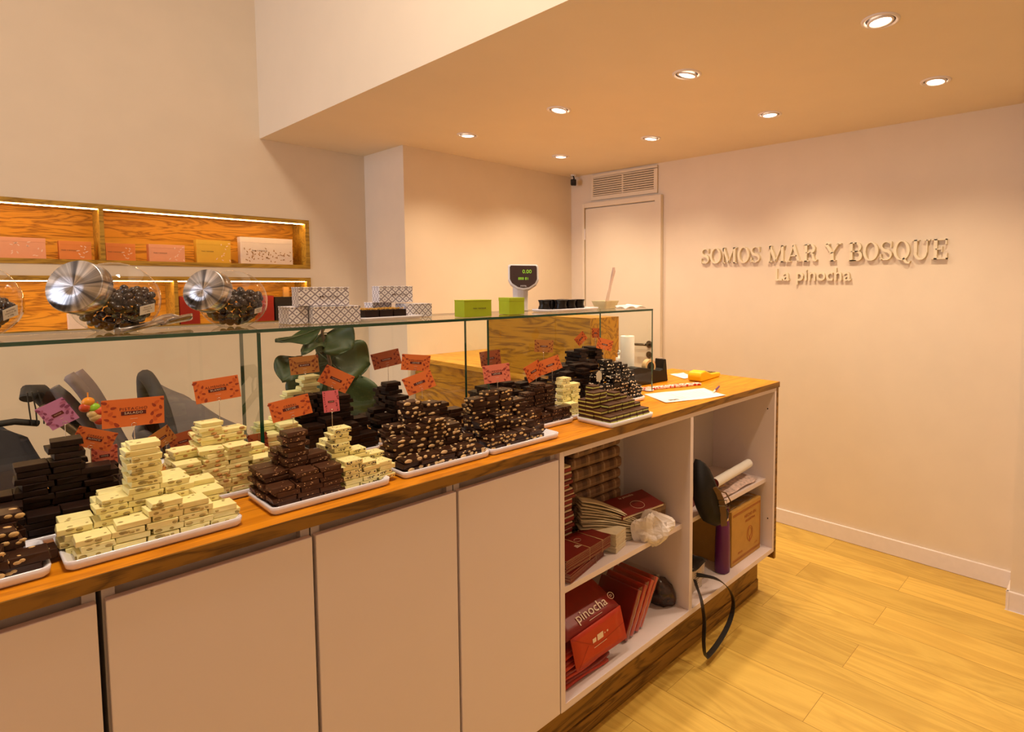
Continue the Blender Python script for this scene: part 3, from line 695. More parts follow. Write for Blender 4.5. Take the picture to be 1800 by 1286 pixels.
pile('B0', 'dark', 'dark date', 'datiles', [(1.502, [(.048, 6), (.093, 4), (.138, 4), (.183, 3)]), (1.549, [(.045, 7), (.090, 11), (.135, 14), (.180, 9)]), (1.596, [(.050, 6), (.096, 10), (.142, 10), (.186, 8)])], (.0022, 5))
tray(-.17, .010, 1.480, 1.64, 'white tray behind the cut off tray at far left')
pile('B00', 'dark', 'dark plain', 'left edge', [(1.51, [(-.045, 6), (-.012, 0)][:1]), (1.556, [(-.06, 8), (-.014, 7)]), (1.602, [(-.06, 8), (-.014, 8)])], (.0022, 5))
tray(.285, .462, 1.474, 1.64, 'white tray under the almond white chocolate pile')
pile('B1', 'almond', 'white almond', 'almendra blanco', [(1.502, [(.312, 9), (.357, 11), (.402, 11), (.440, 0)][:3]), (1.546, [(.315, 11), (.360, 16), (.404, 14)]), (1.590, [(.318, 10), (.363, 14), (.408, 12)])], (.003, 9))
pile('B1r', 'almond', 'white almond', 'low almond', [(1.508, [(.4455, 7)]), (1.552, [(.4455, 9)])], (.001, 3))
tray(.482, .575, 1.60, 1.745, 'white tray under the pale white chocolate behind the divider')
pile('B2a', 'plainwhite', 'pale white', 'low pale', [(1.635, [(.506, 9), (.551, 11)]), (1.679, [(.508, 11), (.552, 12)])], (.002, 5))
tray(.585, .755, 1.766, 1.872, 'white tray at the back under the tallest pale white chocolate')
pile('B2', 'plainwhite', 'pale white', 'tall pale', [(1.796, [(.615, 16), (.660, 20), (.706, 14)]), (1.840, [(.618, 12), (.663, 15), (.708, 12)])], (.002, 5))
tray(.577, .770, 1.590, 1.76, 'white tray under the wide dark chocolate pile')
pile('B3', 'dark', 'dark cocoa', 'cacao', [(1.620, [(.603, 8), (.650, 9), (.696, 7), (.742, 4)]), (1.667, [(.603, 14), (.650, 14), (.696, 13), (.742, 7)]), (1.714, [(.61, 12), (.657, 13), (.703, 11)])], (.0022, 6))
tray(.776, .935, 1.615, 1.77, 'white tray under the narrow dark chocolate tower')
pile('B4', 'dark', 'dark orange', 'narrow dark', [(1.645, [(.803, 7), (.848, 11), (.893, 6)]), (1.692, [(.806, 8), (.851, 14), (.896, 7)]), (1.739, [(.812, 6), (.857, 12)])], (.003, 9))
tray(.835, .985, 1.492, 1.60, 'white tray behind the cashew pile')
pile('B5', 'milkthin', 'thin brown', 'thin milk', [(1.520, [(.862, 8), (.908, 10), (.953, 8)]), (1.566, [(.865, 7), (.911, 9), (.956, 7)])], (.002, 5))
tray(.992, 1.110, 1.492, 1.60, 'white tray behind the hazelnut pile')
pile('B6', 'hazel', 'flat hazelnut', 'flat nut', [(1.525, [(1.022, 8), (1.072, 7)]), (1.570, [(1.025, 6), (1.075, 7)])], (.003, 9))
tray(1.134, 1.285, 1.575, 1.735, 'white tray behind the pink card')
pile('B7', 'dark', 'dark bitter', 'dark pink card', [(1.605, [(1.162, 10), (1.208, 11), (1.254, 8)]), (1.652, [(1.162, 10), (1.208, 11), (1.254, 9)]), (1.699, [(1.165, 8), (1.211, 9)])], (.003, 7))
tray(1.300, 1.470, 1.590, 1.71, 'white tray holding the low dark pile with a bowl')
pile('B9', 'dark', 'dark square', 'bowl', [(1.620, [(1.328, 8), (1.374, 9), (1.420, 8)]), (1.667, [(1.330, 9), (1.376, 10), (1.422, 9)])], (.003, 7))
tray(1.478, 1.850, 1.592, 1.86, 'wide white tray under the black chocolate towers')
pile('B8', 'dark', 'black', 'black tower', [(1.621, [(1.508, 5), (1.554, 8), (1.600, 11), (1.646, 12)]), (1.668, [(1.515, 7), (1.561, 10), (1.607, 12), (1.653, 12), (1.699, 10)]), (1.740, [(1.560, 9), (1.608, 11), (1.655, 12), (1.701, 16), (1.747, 12), (1.793, 16), (1.831, 0)][:6]), (1.787, [(1.61, 9), (1.657, 11), (1.703, 15), (1.749, 12), (1.795, 16)])], (.0018, 4))
tray(1.575, 1.815, 1.475, 1.587, 'white tray under the black chocolate with white nuts')
pile('B8n', 'blacknut', 'black nut', 'white nut', [(1.505, [(1.605, 6), (1.651, 8), (1.697, 7), (1.743, 6), (1.785, 4)]), (1.552, [(1.610, 9), (1.656, 12), (1.702, 11), (1.748, 10), (1.790, 8)])], (.003, 7))
tray(.215, .283, 1.66, 1.80, 'small tray behind the pistachio pile')
pile('B10', 'dark', 'dark low', 'low rear', [(1.69, [(.249, 3)]), (1.737, [(.249, 3)]), (1.775, [(.249, 0)])][:2], (.001, 3))

place_pieces()

# ---------------------------------------------------------------- flavour cards
CARDC = {'o': (.78, .185, .035), 'p': (.80, .21, .12), 'v': (.55, .22, .48), 'k': (.78, .17, .22), 'd': (.42, .10, .03), 'b': (.50, .19, .04)}
m_ink = mat('card_burgundy_ink', (.10, .006, .006), .6, var=0)
m_inkt = mat('card_white_lettering', (.80, .62, .48), .6, var=0)
m_wire = mat('card_holder_wire', (.70, .60, .48), .25, metal=1, var=0)
def leaf_shape(cx, cy, l, w, a):
    ca, sa = cos(a), sin(a); pts = []
    for i in range(8):
        t = i/8*2*pi; x = l/2*cos(t); y = w/2*sin(t)*(1-.35*cos(t)); pts.append((cx+x*ca-y*sa, cy+x*sa+y*ca))
    return pts
def card(px, py, y, wp, hp, ang, yawx, colr, l1, l2, lab, pz=None, vert=False):
    p = at(px, py, 'y', y); k = fdist(p)/FPX; w, h = wp*k/math.hypot(1, (px-PPX)/FPX), hp*k
    yaw = -math.degrees(math.atan2(p.x, p.y))+yawx
    t = thing('flavour_card', lab, 'card', (p.x, p.y, pz if pz else p.z-.06), 'flavour cards on wire holders')
    base = T(p.x, p.y, p.z) @ RZ(yaw) @ RY(-ang) @ RX(90)      # local x right, y up, z towards the viewer
    cname = 'card_paper_'+colr
    m = mat(cname, CARDC[colr], .55, var=.02)
    m_pr = mat('card_print_'+colr, tuple(c*f for c, f in zip(CARDC[colr], (.42, .22, .30))), .6, var=0)
    m_pr2 = mat('card_faint_print_'+colr, tuple(c*f for c, f in zip(CARDC[colr], (.78, .60, .60))), .6, var=0)
    mb = MB(); mb.X = base; mb.box(-w/2, w/2, -h/2, h/2, -.0005, 0, 0)
    r = random.Random(int(px*7+py))
    for sgn in (-1, 1):
        for i in range(9):
            if vert: cx = sgn*w*(.30+.14*r.random()); cy = (-.42+.105*i)*h
            else: cx = sgn*w*(.27+.19*((i*.37) % 1)+.02*r.random()); cy = (-.40+.1*i)*h
            s = h*(.09+.07*r.random())*(1 if not vert else .6)
            mb.prism(leaf_shape(cx, cy, s*1.35, s*.75, r.uniform(0, 3.1)), .0003, 1 if i % 3 != 1 else 2)
    if vert: mb.prism([(-w*.2, -h*.06), (w*.2, -h*.06), (w*.2, h*.03), (-w*.2, h*.03)], .0004, 3); text(mb, l2, min(h*.07, w*.36/len(l2)/.75), .0002, 4, X=T(0, -h*.015, .0005))
    else:
        mb.prism([(-w*.20, -h*.09), (w*.20, -h*.09), (w*.20, h*.05), (-w*.20, h*.05)], .0004, 3)
        text(mb, l2, min(h*.13, w*.36/max(1, len(l2))/.85), .0002, 4, X=T(0, -h*.02, .0005), space=1.15)
        if l1: text(mb, l1, h*.14, .0002, 3, X=T(0, h*.13, .0003), space=1.2)
        mb.prism([(-w*.06, -h*.235), (w*.06, -h*.235), (w*.06, -h*.225), (-w*.06, -h*.225)], .0003, 4)
    mb.build('card', [m, m_pr, m_pr2, m_ink, m_inkt], t)
    bot = base @ Vector((0, -h/2+.004, .0012)); wr = MB()
    z1 = (pz if pz else p.z-.06)
    wr.tube([(bot.x, bot.y, z1+.0006), bot-Vector((0, 0, .002))], .0006, 6)
    b2 = base @ Vector((0, -h/2, 0))
    ring = [base @ Vector((.0035*cos(a), -h/2+.003+.0035*sin(a), .0016)) for a in [2*pi*i/14 for i in range(14)]]
    wr.tube(ring, .0005, 6, closed=True); wr.build('wire_holder', m_wire, t)
tz = lambda *k: TOPZ[k]
card(101, 727, 1.549, 55, 45, 27, 0, 'v', '', 'DATILES', 'purple flavour card tilted over the dark date pile', tz('B0', 1, 2))
card(166, 771, 1.596, 74, 34, -24, 0, 'o', 'CEREZAS', 'BLANCO', 'orange flavour card reading CEREZAS BLANCO', tz('B0', 2, 3))
card(235, 724, 1.415, 110, 49, -1, 0, 'o', 'PISTACHO', 'SALADO', 'wide flavour card reading PISTACHO SALADO', tz('P1', 1, 2))
card(382, 684, 1.546, 80, 40, 6, 0, 'o', 'ALMENDRA', 'BLANCO', 'orange flavour card reading ALMENDRA BLANCO', tz('B1', 1, 1))
card(511, 717, 1.389, 72, 36, 11, 0, 'o', 'CEREAL', 'LECHE', 'orange flavour card reading CEREAL LECHE', tz('P2', 1, 1))
card(535, 641, 1.796, 51, 31, 4, 0, 'b', 'CHOCOLATE', 'BLANCO', 'brownish card on the tall pale pile before the plant', tz('B2', 0, 1))
card(591, 666, 1.667, 56, 33, -30, 0, 'o', '', 'CACAO 85%', 'orange card steeply tilted in front of the plant leaves', tz('B3', 1, 0))
card(582, 705, 1.387, 28, 38, 3, 0, 'k', '', 'COOKIES', 'narrow upright pink card above the white cookie pile', tz('P2b', 1, 0), vert=True)
card(679, 631, 1.692, 50, 28, 12, 0, 'd', '', 'NARANJA', 'dark orange card over the narrow dark tower', tz('B4', 1, 1))
card(731, 637, 1.60, 50, 28, -6, 0, 'o', 'AVELLANAS', 'LECHE', 'orange card second behind the cashew pile', tz('B5', 1, 1))
card(737, 672, 1.443, 52, 32, 19, 0, 'o', '', 'CAJU', 'bright orange card tilted up over the cashew pile', tz('P3', 2, 1))
card(873, 656, 1.446, 47, 32, 6, 0, 'p', 'ALMENDRAS', 'LECHE', 'salmon pink card over the hazelnut pile', tz('P4', 2, 1))
card(938, 652, 1.499, 34, 30, 22, 35, 'o', '', 'TRIGO', 'orange card turned aside on the crunchy brown pile', tz('P5', 1, 0))
card(967, 641, 1.53, 38, 25, 20, 0, 'o', '', 'MANI', 'orange card tilted beside the turned card on crunch pile', tz('P5', 1, 2))
card(1063, 605, 1.552, 27, 19, -14, 0, 'o', '', 'NUEZ', 'small orange card over the black nut pile', tz('B8n', 1, 1))
card(1021, 595, 1.74, 22, 17, 40, 30, 'o', '', 'RON', 'small slanted orange card on the left black tower', tz('B8', 2, 3))
card(1047, 585, 1.74, 13, 17, 0, 0, 'o', '', 'CAFE', 'smallest upright orange card on the right black tower', tz('B8', 2, 5))
card(862, 629, 1.699, 36, 26, 7, 0, 'd', '', 'MENTA', 'dim brown card behind the glass divider', tz('B7', 2, 0))
card(956, 608, 1.667, 33, 22, -3, 0, 'b', '', 'LIMON', 'wood coloured card above the small dark bowl', 1.226)
card(285, 769, 1.69, 46, 30, 28, 25, 'b', '', 'FRUTILLA', 'brown slanted card for a glass reflection behind the pistachio pile', tz('B10', 0, 0))  # dim cards from here on stand in for reflections in the glass
card(322, 775, 1.737, 48, 32, 12, 0, 'd', '', 'FRAMBUESA', 'dim red card for a glass reflection left of the almond pile', tz('B10', 1, 0))
card(454, 776, 1.6, 34, 30, 6, 0, 'd', '', 'COCO', 'dim red card for a glass reflection between almond pile and glass divider', 1.18)
card(184, 800, 1.61, 46, 34, 0, 0, 'p', '', 'HIGO', 'pinkish card for a glass reflection half hidden under the CEREZAS BLANCO card', tz('B0', 2, 3)-.02)

# ---------------------------------------------------------------- lit wall niches with gift boxes
m_led = emit('warm_led_strip', (1, .62, .25), 38)
def niche(z0, z1, div, lab):
    t = thing('wall_niche_shelf', lab, 'shelf', (.47, YB-.002, z0), 'wooden niche shelves in the back wall')
    f = .024; b = MB(); y0, y1 = YB-.006, YB+.2195
    b.box(NX0, NX1, y0, y1, z1-f, z1); b.box(NX0, NX1, y0, y1, z0, z0+f); b.box(NX1-f, NX1, y0, y1, z0+f, z1-f); b.box(NX0, NX0+f, y0, y1, z0+f, z1-f)
    b.build('frame', m_nframe, t, bevel=.001)
    MB().box(NX0+f, NX1-f, y1-.012, y1-.001, z0+f, z1-f).build('back_panel', m_niche, t)
    MB().box(div-.009, div+.009, y0+.004, y1-.013, z0+f, z1-f).build('upright_divider', m_nframe, t)
    for a, c in ((NX0+f, div-.012), (div+.012, NX1-f-.004)):
        MB().box(a, c, YB+.012, YB+.020, z1-f-.0045, z1-f-.0005).build('led_strip', m_led, t)
    return z0+f
zf1 = niche(N1[0], N1[1], .545, 'upper lit wooden niche with pastel gift boxes')
zf2 = niche(N2[0], N2[1], .843, 'lower lit wooden niche behind the glass jars')
def pbox(name, x0, x1, y0, y1, z0, z1, m, lab, cat='box', group=None, rot=0, extra=None, bevel=.001):
    """a carton: body, lid flap line and printed mark"""
    t = thing(name, lab, cat, ((x0+x1)/2, (y0+y1)/2, z0), group); X = T((x0+x1)/2, (y0+y1)/2, z0) @ RZ(rot)
    b = MB(); b.X = X; hx, hy, h = (x1-x0)/2, (y1-y0)/2, z1-z0; b.box(-hx, hx, -hy, hy, .0005, h-.0012); b.build('carton', m, t, bevel=bevel)
    b = MB(); b.X = X; b.box(-hx-.0006, hx+.0006, -hy-.0006, hy+.0006, h*.80 if extra != 'flat' else h-.003, h); b.build('lid', m, t, bevel=.0006)
    return t, X, hx, hy, h
m_mark = mat('dark_printed_mark', (.10, .05, .03), .6, var=0)
m_print = mat('pale_leaf_print', (.85, .60, .45), .6, var=.1)
def front_print(t, X, hx, hy, h, w, leaves, m1=m_mark, m2=m_print, bar=-.45, txt='MAR Y BOSQUE'):
    b = MB(); F_ = X @ T(0, -hy-.0009, h/2) @ RX(90); text(b, txt, w, .0002, 0, X=F_ @ T(hx*bar, 0, 0)); b.build('printed_name', m1, t)
    if leaves:
        r = random.Random(leaves); b = MB(); b.X = F_
        for i in range(leaves):
            b.prism(leaf_shape(hx*r.uniform(.15 if leaves < 40 else -.9, .93), h*r.uniform(-.42, .40 if leaves < 40 else .10), .012*r.uniform(.7, 1.3), .005, r.uniform(0, 3)), .0003, 0)
        b.build('leaf_print', m2, t)
c_pk = mat('peach_pink_card', (.78, .36, .20), .5, var=.02); c_or = mat('orange_card', (.74, .24, .05), .5, var=.02)
c_ye = mat('mustard_yellow_card', (.72, .42, .04), .5, var=.02); c_wh = mat('white_gift_card', (.80, .68, .58), .5, var=.02)
c_rd = mat('deep_red_card', (.30, .015, .006), .45, var=.05); c_bk = mat('black_card', (.012, .009, .007), .4)
YN0, YN1 = YB+.055, YB+.115
for x0, x1, h, m, lab, lv in ((.03, .338, .104, c_pk, 'long peach pink gift box cut by the left edge', 14), (.386, .507, .096, c_or, 'orange gift box left of the niche divider', 9),
        (.563, .684, .094, c_or, 'orange gift box just right of the niche divider', 9), (.742, .903, .098, c_pk, 'peach pink gift box in the middle of the upper niche', 10),
        (.960, 1.129, .136, c_ye, 'mustard yellow gift box in the upper niche', 10)):
    t, X, hx, hy, hh = pbox('gift_box', x0, x1, YN0, YN1, zf1+.0005, zf1+h, m, lab, group='gift boxes in the upper niche')
    front_print(t, X, hx, hy, hh, .0085, lv, bar=-.38)
t, X, hx, hy, hh = pbox('gift_box', 1.182, 1.472, YN0, YN1, zf1+.0005, zf1+.166, c_wh, 'large white gift box with scattered leaf print', group='gift boxes in the upper niche')
front_print(t, X, hx, hy, hh, .012, 60, m2=mat('gold_leaf_print', (.45, .24, .08), .5), bar=-.3)
pbox('gift_box', .405, .475, YN0, YN1, zf2+.0005, 1.50-.12, c_wh, 'small white box in the lower niche behind the big jar')
pbox('gift_box', .868, .962, YN0, YN1, zf2+.0005, 1.462, c_rd, 'red box beside the divider in the lower niche')
pbox('gift_box', 1.262, 1.352, YN0, YN1, zf2+.0005, 1.460, c_rd, 'red box at the right of the lower niche')
t, X, hx, hy, hh = pbox('gift_box', 1.360, 1.520, YN0, YN1, zf2+.0005, 1.452, c_bk, 'black box in the lower niche corner')
fg = MB(); fg.box(1.415, 1.447, YN0+.01, YN0+.03, 1.4525, 1.515); fg.box(1.42, 1.442, YN0+.0085, YN0+.01, 1.458, 1.508)
fg.build('framed_card', mat('gold_card', (.42, .22, .06), .4), None, 'tiny gold framed card standing on the black box', 'card')

# ---------------------------------------------------------------- glass candy jars with chocolate balls
m_ball = mat('chocolate_ball', (.022, .009, .006), .22, var=.3, vscale=60)
def lid_mat():
    m, nt, b = nodes('spun_metal_lid'); L = nt.links
    b.inputs['Base Color'].default_value = (.42, .42, .44, 1); b.inputs['Metallic'].default_value = 1; b.inputs['Roughness'].default_value = .26
    b.inputs['Anisotropic'].default_value = .93
    tg = N(nt, 'ShaderNodeTangent'); tg.direction_type = 'RADIAL'; tg.axis = 'Z'; L.new(tg.outputs[0], b.inputs['Tangent'])
    tc = N(nt, 'ShaderNodeTexCoord'); ln = N(nt, 'ShaderNodeVectorMath', operation='LENGTH'); L.new(tc.outputs['Object'], ln.inputs[0])
    ns = N(nt, 'ShaderNodeTexNoise'); ns.noise_dimensions = '1D'; ns.inputs['Scale'].default_value = 900; L.new(ln.outputs['Value'], ns.inputs['W'])
    mr = N(nt, 'ShaderNodeMapRange'); mr.inputs['To Min'].default_value = .12; mr.inputs['To Max'].default_value = .26
    L.new(ns.outputs['Fac'], mr.inputs[0]); L.new(mr.outputs[0], b.inputs['Roughness'])
    sp = N(nt, 'ShaderNodeSeparateXYZ'); L.new(tc.outputs['Object'], sp.inputs[0]); at2 = N(nt, 'ShaderNodeMath', operation='ARCTAN2'); L.new(sp.outputs[0], at2.inputs[0]); L.new(sp.outputs[1], at2.inputs[1])
    n2 = N(nt, 'ShaderNodeTexNoise'); n2.noise_dimensions = '1D'; n2.inputs['Scale'].default_value = 2.6; n2.inputs['Detail'].default_value = 7; L.new(at2.outputs[0], n2.inputs['W'])
    cr = N(nt, 'ShaderNodeValToRGB'); cr.color_ramp.elements[0].position = .36; cr.color_ramp.elements[1].position = .66
    cr.color_ramp.elements[0].color = (.16, .16, .18, 1); cr.color_ramp.elements[1].color = (.90, .88, .88, 1); L.new(n2.outputs['Fac'], cr.inputs[0]); L.new(cr.outputs[0], b.inputs['Base Color']); return m  # radial highlight streaks painted into the base colour by angle
m_lid = lid_mat()
def jar(c, R, label, nballs, tilt, seed, tagpx=None):
    """c = body centre; a ball shaped jar lying on its side, mouth and lid towards the left"""
    c = Vector(c); ax = Vector(tilt).normalized(); base = Vector((c.x, c.y, GZ))
    t = thing('glass_candy_jar', label, 'jar', base, 'glass candy jars on the glass counter')
    prof = [(.001, -R*.93)]+[(R*.62*k/3, -R*.93) for k in (1, 2, 3)]
    for i in range(1, 15):
        a = radians(-55+(55+52)*i/14); prof.append((R*1.03*cos(a), R*.93*sin(a)*1.05 if a > 0 else R*.95*sin(a)/sin(radians(55))*.93))
    prof += [(R*.60, R*.84), (R*.585, R*.93), (R*.585, R*1.0)]
    b = MB(); b.lathe(c, prof, ax, 40); b.build('glass_body', m_jar, t)
    # spun lid with painted highlight streaks and its own turned axis
    me = MB(); r = R*.715; me.lathe((0, 0, 0), [(r*.96, -.030), (r, -.028), (r, -.003), (r*.975, 0), (r*.3, .0006), (0, .0006)], (0, 0, 1), 64)
    me.sm = [True]*len(me.sm); o = bpy.data.objects.new('metal_lid', me.mesh('metal_lid', [m_lid], .0008, 1)); COL.objects.link(o); o.parent = t
    p = c+ax*(R*1.02+.022); o.location = p-base; o.rotation_euler = ax.to_track_quat('Z', 'Y').to_euler(); WLOC[o.name] = p
    # chocolate balls settled at the bottom
    import numpy as np
    g = np.random.RandomState(seed); rb = .0086; A = np.array(ax); Rin = R-.004-rb
    P = g.uniform(-1, 1, (nballs, 3))*Rin*.6; P[:, 2] -= .01
    for it in range(420):
        P[:, 2] -= .0009*(1-it/480)
        P[:, :] -= A*.00010
        for _ in range(3):
            D = P[:, None]-P[None]; d = np.sqrt((D**2).sum(-1))+np.eye(nballs); ov = np.clip(2*rb*1.0-d, 0, None)*.5; np.fill_diagonal(ov, 0)
            P += (D/d[..., None]*ov[..., None]).sum(1)*.55
            h = P@A; rad = P-h[:, None]*A; rr = np.sqrt((rad**2).sum(-1))+1e-9
            e = np.sqrt((rr/(Rin*1.0))**2+(h/(Rin*.93))**2); k = np.where(e > 1, 1/e, 1); P *= k[:, None]
    proto = MB(); proto.ell((0, 0, 0), rb*1.0, rb*.93, rb*.96, None, 0, 12, 8); mes = proto.mesh('chocolate_ball', [m_ball])
    Q = [c+Vector(p) for p in P]; show = set()
    for off in (0, -.45, .45):          # balls that never show from the camera or a step beside it are left out
        e0 = Vector((0, 0, EYE))+_R*off; vw = (c-e0).normalized(); ux = vw.cross(Vector((0, 0, 1))).normalized(); uy = ux.cross(vw)
        H = np.full((90, 90), 1e9); HI = np.full((90, 90), -1); g2 = np.mgrid[0:90, 0:90]; sc_ = 90/(2.4*R)
        for i, q in enumerate(Q):
            d = q-c; x = d.dot(ux)*sc_+45; y = d.dot(uy)*sc_+45; dd_ = (g2[1]-x)**2+(g2[0]-y)**2; rr_ = (rb*sc_)**2
            m_ = (dd_ < rr_); zz = d.dot(vw)-np.sqrt(np.clip(rr_-dd_, 0, None))/sc_; m_ &= zz < H; H[m_] = zz[m_]; HI[m_] = i
        n_ = np.bincount(HI[HI >= 0].ravel(), minlength=nballs); show |= {i for i in range(nballs) if n_[i] > (2 if off == 0 else 9)}
    for i in sorted(show):
        o = bpy.data.objects.new('chocolate_ball', mes); COL.objects.link(o); o.location = Q[i]; o.rotation_euler = (g.rand()*6, g.rand()*6, g.rand()*6)
        tag(o, 'shiny dark chocolate ball in the %s' % label.split(',')[0], 'chocolate ball', 'chocolate balls in the %s' % label.split(',')[0])
    print('BALLS', len(show))
    if tagpx:
        px, py, w, h, ang = tagpx; d = at(px, py, 'y', c.y)-Vector((0, 0, EYE)); d.normalize(); o0 = Vector((0, 0, EYE))
        q = d.dot(o0-c); disc = q*q-((o0-c).length_squared-(R*1.04)**2); s = -q-math.sqrt(max(disc, 0)); hit = o0+d*s
        nrm = (hit-c).normalized(); X = Matrix.Translation(hit+nrm*.0012) @ nrm.to_track_quat('Z', 'Y').to_matrix().to_4x4() @ RZ(ang)
        b = MB(); b.X = X; b.box(-w/2, w/2, -h/2, h/2, 0, .0004); lb = b.build('price_label', m_paper, t)
        b = MB()
        for k, s_ in enumerate(('BOLITAS', 'CHOCO 70', 'x 100g')): text(b, s_, h*.2, .0001, 0, X=X @ T(0, h*(.25-.25*k), .0005))
        b.build('label_writing', m_mark, lb)
    return t
jar((.243, 1.735, GZ+.0745), .0785, 'big jar in the middle, label at its right', 230, (-.70, -.66, .28), 3, (258, 543, .034, .021, 12))
jar((.468, 1.735, GZ+.0675), .0715, 'smaller jar at the right, white label below', 185, (-.775, -.57, .28), 5, (453, 545, .022, .014, 12))
jar((.020, 1.700, GZ+.0745), .0785, 'jar cut off by the left photo edge, label in front', 150, (-.66, -.70, .28), 8, (17, 549, .030, .022, 20))

# scoop
m_scoop = mat('polished_steel', (.45, .43, .42), .16, metal=1, var=.02)
s0 = at(207, 582, 'z', GZ+.0075); s1 = at(283, 566, 'z', GZ+.016)
sc = thing('metal_scoop', 'stainless steel scoop lying between the two glass jars', 'scoop', (s1.x, s1.y, GZ))
dd = (s1-s0).normalized()
MB().cyl(s0, s1, .0074, .0074, 20).build('handle', m_scoop, sc, bevel=.001)
def scoopf(u, v):
    a = pi*(v-.5)*1.15; L = .130; ww = .024*(.55+.45*sin(pi*min(1, u*1.5+.12)/1.0*.5))*(1 if u < .75 else 1-(u-.75)*2.4)
    sd = dd.cross(Vector((0, 0, 1))).normalized(); up = Vector((0, 0, 1))
    return s1+Vector((dd.x, dd.y, 0)).normalized()*(-.004+L*u)+sd*ww*sin(a)+up*(-.0085+ww*.75*(1-cos(a))+.004*u)
MB().grid(scoopf, 16, 14, 0, .0012).build('bowl', m_scoop, sc)

# patterned chocolate boxes on the glass
m_dia = diamond('diamond_pattern_card', (.84, .80, .82), (.27, .23, .27), .021)
def patt(x0, x1, y0, y1, z0, z1, lab, rot=0, mark=True):
    t, X, hx, hy, h = pbox('patterned_box', x0, x1, y0, y1, z0, z1, m_dia, lab, group='diamond patterned boxes on the glass top', rot=rot, bevel=.0008, extra='flat')
    if mark:
        b = MB(); F_ = X @ T(0, -hy-.0009, h*.5) @ RX(90); b.X = F_
        for q in (-.011, -.005): b.prism([(q+.0024*cos(k*pi/5), .0024*sin(k*pi/5)) for k in range(10)], .0003)
        b.X = Matrix.Identity(4); text(b, 'MAR Y BOSQUE', .006, .0002, 0, X=F_ @ T(.014, 0, 0), align='CENTER'); b.build('printed_name', m_mark, t)
patt(.572, .618, 1.665, 1.74, GZ+.0005, GZ+.047, 'small diamond patterned box, leftmost of the glass top boxes', 0, False)
patt(.6205, .745, 1.640, 1.72, GZ+.0005, GZ+.047, 'long diamond patterned box carrying the tilted one', 0, False)
patt(.596, .722, 1.655, 1.712, GZ+.0480, GZ+.0985, 'diamond patterned box stacked on the left pair', -3)
patt(.930, 1.020, 1.735, 1.80, GZ+.0005, GZ+.044, 'diamond patterned box behind the nut topped squares', 0, False)
patt(.862, .968, 1.760, 1.815, GZ+.0485, GZ+.100, 'diamond patterned box raised behind the nut topped squares', -4)
patt(.862, .925, 1.815, 1.87, GZ+.0005, GZ+.0480, 'diamond patterned box hidden behind the nut topped squares', 0, False)
# plate with nut topped chocolate squares
def flatplate(cx, cy, w, d, lab, rot=0):
    return tray(cx-w/2, cx+w/2, cy-d/2, cy+d/2, lab, z=GZ, rot=rot, group='white plates on the glass top', rim=.0095)
flatplate(.852, 1.715, .20, .105, 'white plate with nut topped chocolate on the glass top', 8)
m_cnut = mat('chopped_golden_nuts', (.62, .34, .06), .5, var=.4, vscale=300)
k = 0
for i, (dx, dy) in enumerate(((-.058, -.018), (-.012, -.012), (.034, -.006), (-.060, .024), (-.014, .030), (.032, .030))):
    k += 1; cx, cy = .852+dx, 1.715+dy
    lab = 'nut topped dark chocolate square, %s of the %s row' % (('left one', 'middle one', 'right one')[i % 3], 'front' if i < 3 else 'rear')
    t = thing('nut_topped_chocolate', lab, 'chocolate', (cx, cy, GZ+.0095), 'nut topped squares on the plate'); X = T(cx, cy, GZ+.0095) @ RZ(8)
    b = MB(); b.X = X; b.box(-.0215, .0215, -.0185, .0185, 0, .021); b.build('chocolate_base', m_dc, t, bevel=.0015)
    b = MB(); r = random.Random(i)
    for q in range(42): b.X = X @ T(r.uniform(-.0195, .0195), r.uniform(-.017, .017), .0225+r.uniform(0, .0025)) @ RZ(r.uniform(0, 90)) @ RX(r.uniform(0, 60)); s_ = r.uniform(.0012, .0024); b.box(-s_, s_, -s_*.7, s_*.7, -s_*.6, s_*.6)
    b.build('chopped_nuts', m_cnut, t)
# green boxes
m_lime = mat('lime_green_card', (.40, .52, .010), .4, var=.04)
m_lime2 = mat('lime_green_foil_print', (.50, .62, .10), .35, var=.3, vscale=120)
t, X, hx, hy, h = pbox('green_box', 1.056, 1.160, 1.605, 1.66, GZ+.0005, GZ+.056, m_lime, 'lime green box on the glass, the left one', group='lime green boxes on the glass top', extra='flat'); front_print(t, X, hx, hy, h, .007, 0, bar=.1)
t, X, hx, hy, h = pbox('green_box', 1.252, 1.318, 1.630, 1.69, GZ+.0005, GZ+.060, m_lime, 'lime green box in front of the scale display', group='lime green boxes on the glass top')
b = MB(); b.X = X; b.prism([(hx*cos(a)*.5-.02, 0) for a in (0,)]+[(0, .001), (.001, 0)], .0001); 
# weighing scale display on its column, standing on the worktop behind the glass
ds = thing('scale_display', 'white weighing scale display on a column on the glass top', 'scale display', (1.445, 1.845, GZ))
X = T(1.472, 1.845, 0) @ RZ(-38)
m_wpl = mat('white_scale_plastic', (.74, .70, .70), .4, var=.01)
b = MB(); b.X = X; b.prism([(.030*cos(a)+.0, .018*sin(a)) for a in [2*pi*i/16 for i in range(16)]], .15, 0, GZ+.0006); b.build('column', m_wpl, ds, bevel=.002)
hp = [(x*.78, y*.78) for x, y in [(-.070, .072), (.070, .072), (.076, .062), (.076, -.008), (.064, -.032), (.030, -.055), (0, -.060), (-.030, -.055), (-.064, -.032), (-.076, -.008), (-.076, .062)]]
b = MB(); b.X = T(1.482, 1.838, 1.562) @ RZ(-38) @ RX(82) @ T(0, 0, -.012); b.prism(hp, .045); b.build('display_head', m_wpl, ds, bevel=.006, seg=3)
b = MB(); b.X = T(1.482, 1.838, 1.562) @ RZ(-38) @ RX(82) @ T(0, 0, .0334); b.prism([(x*.88, y*.86+.002) for x, y in hp], .0012)
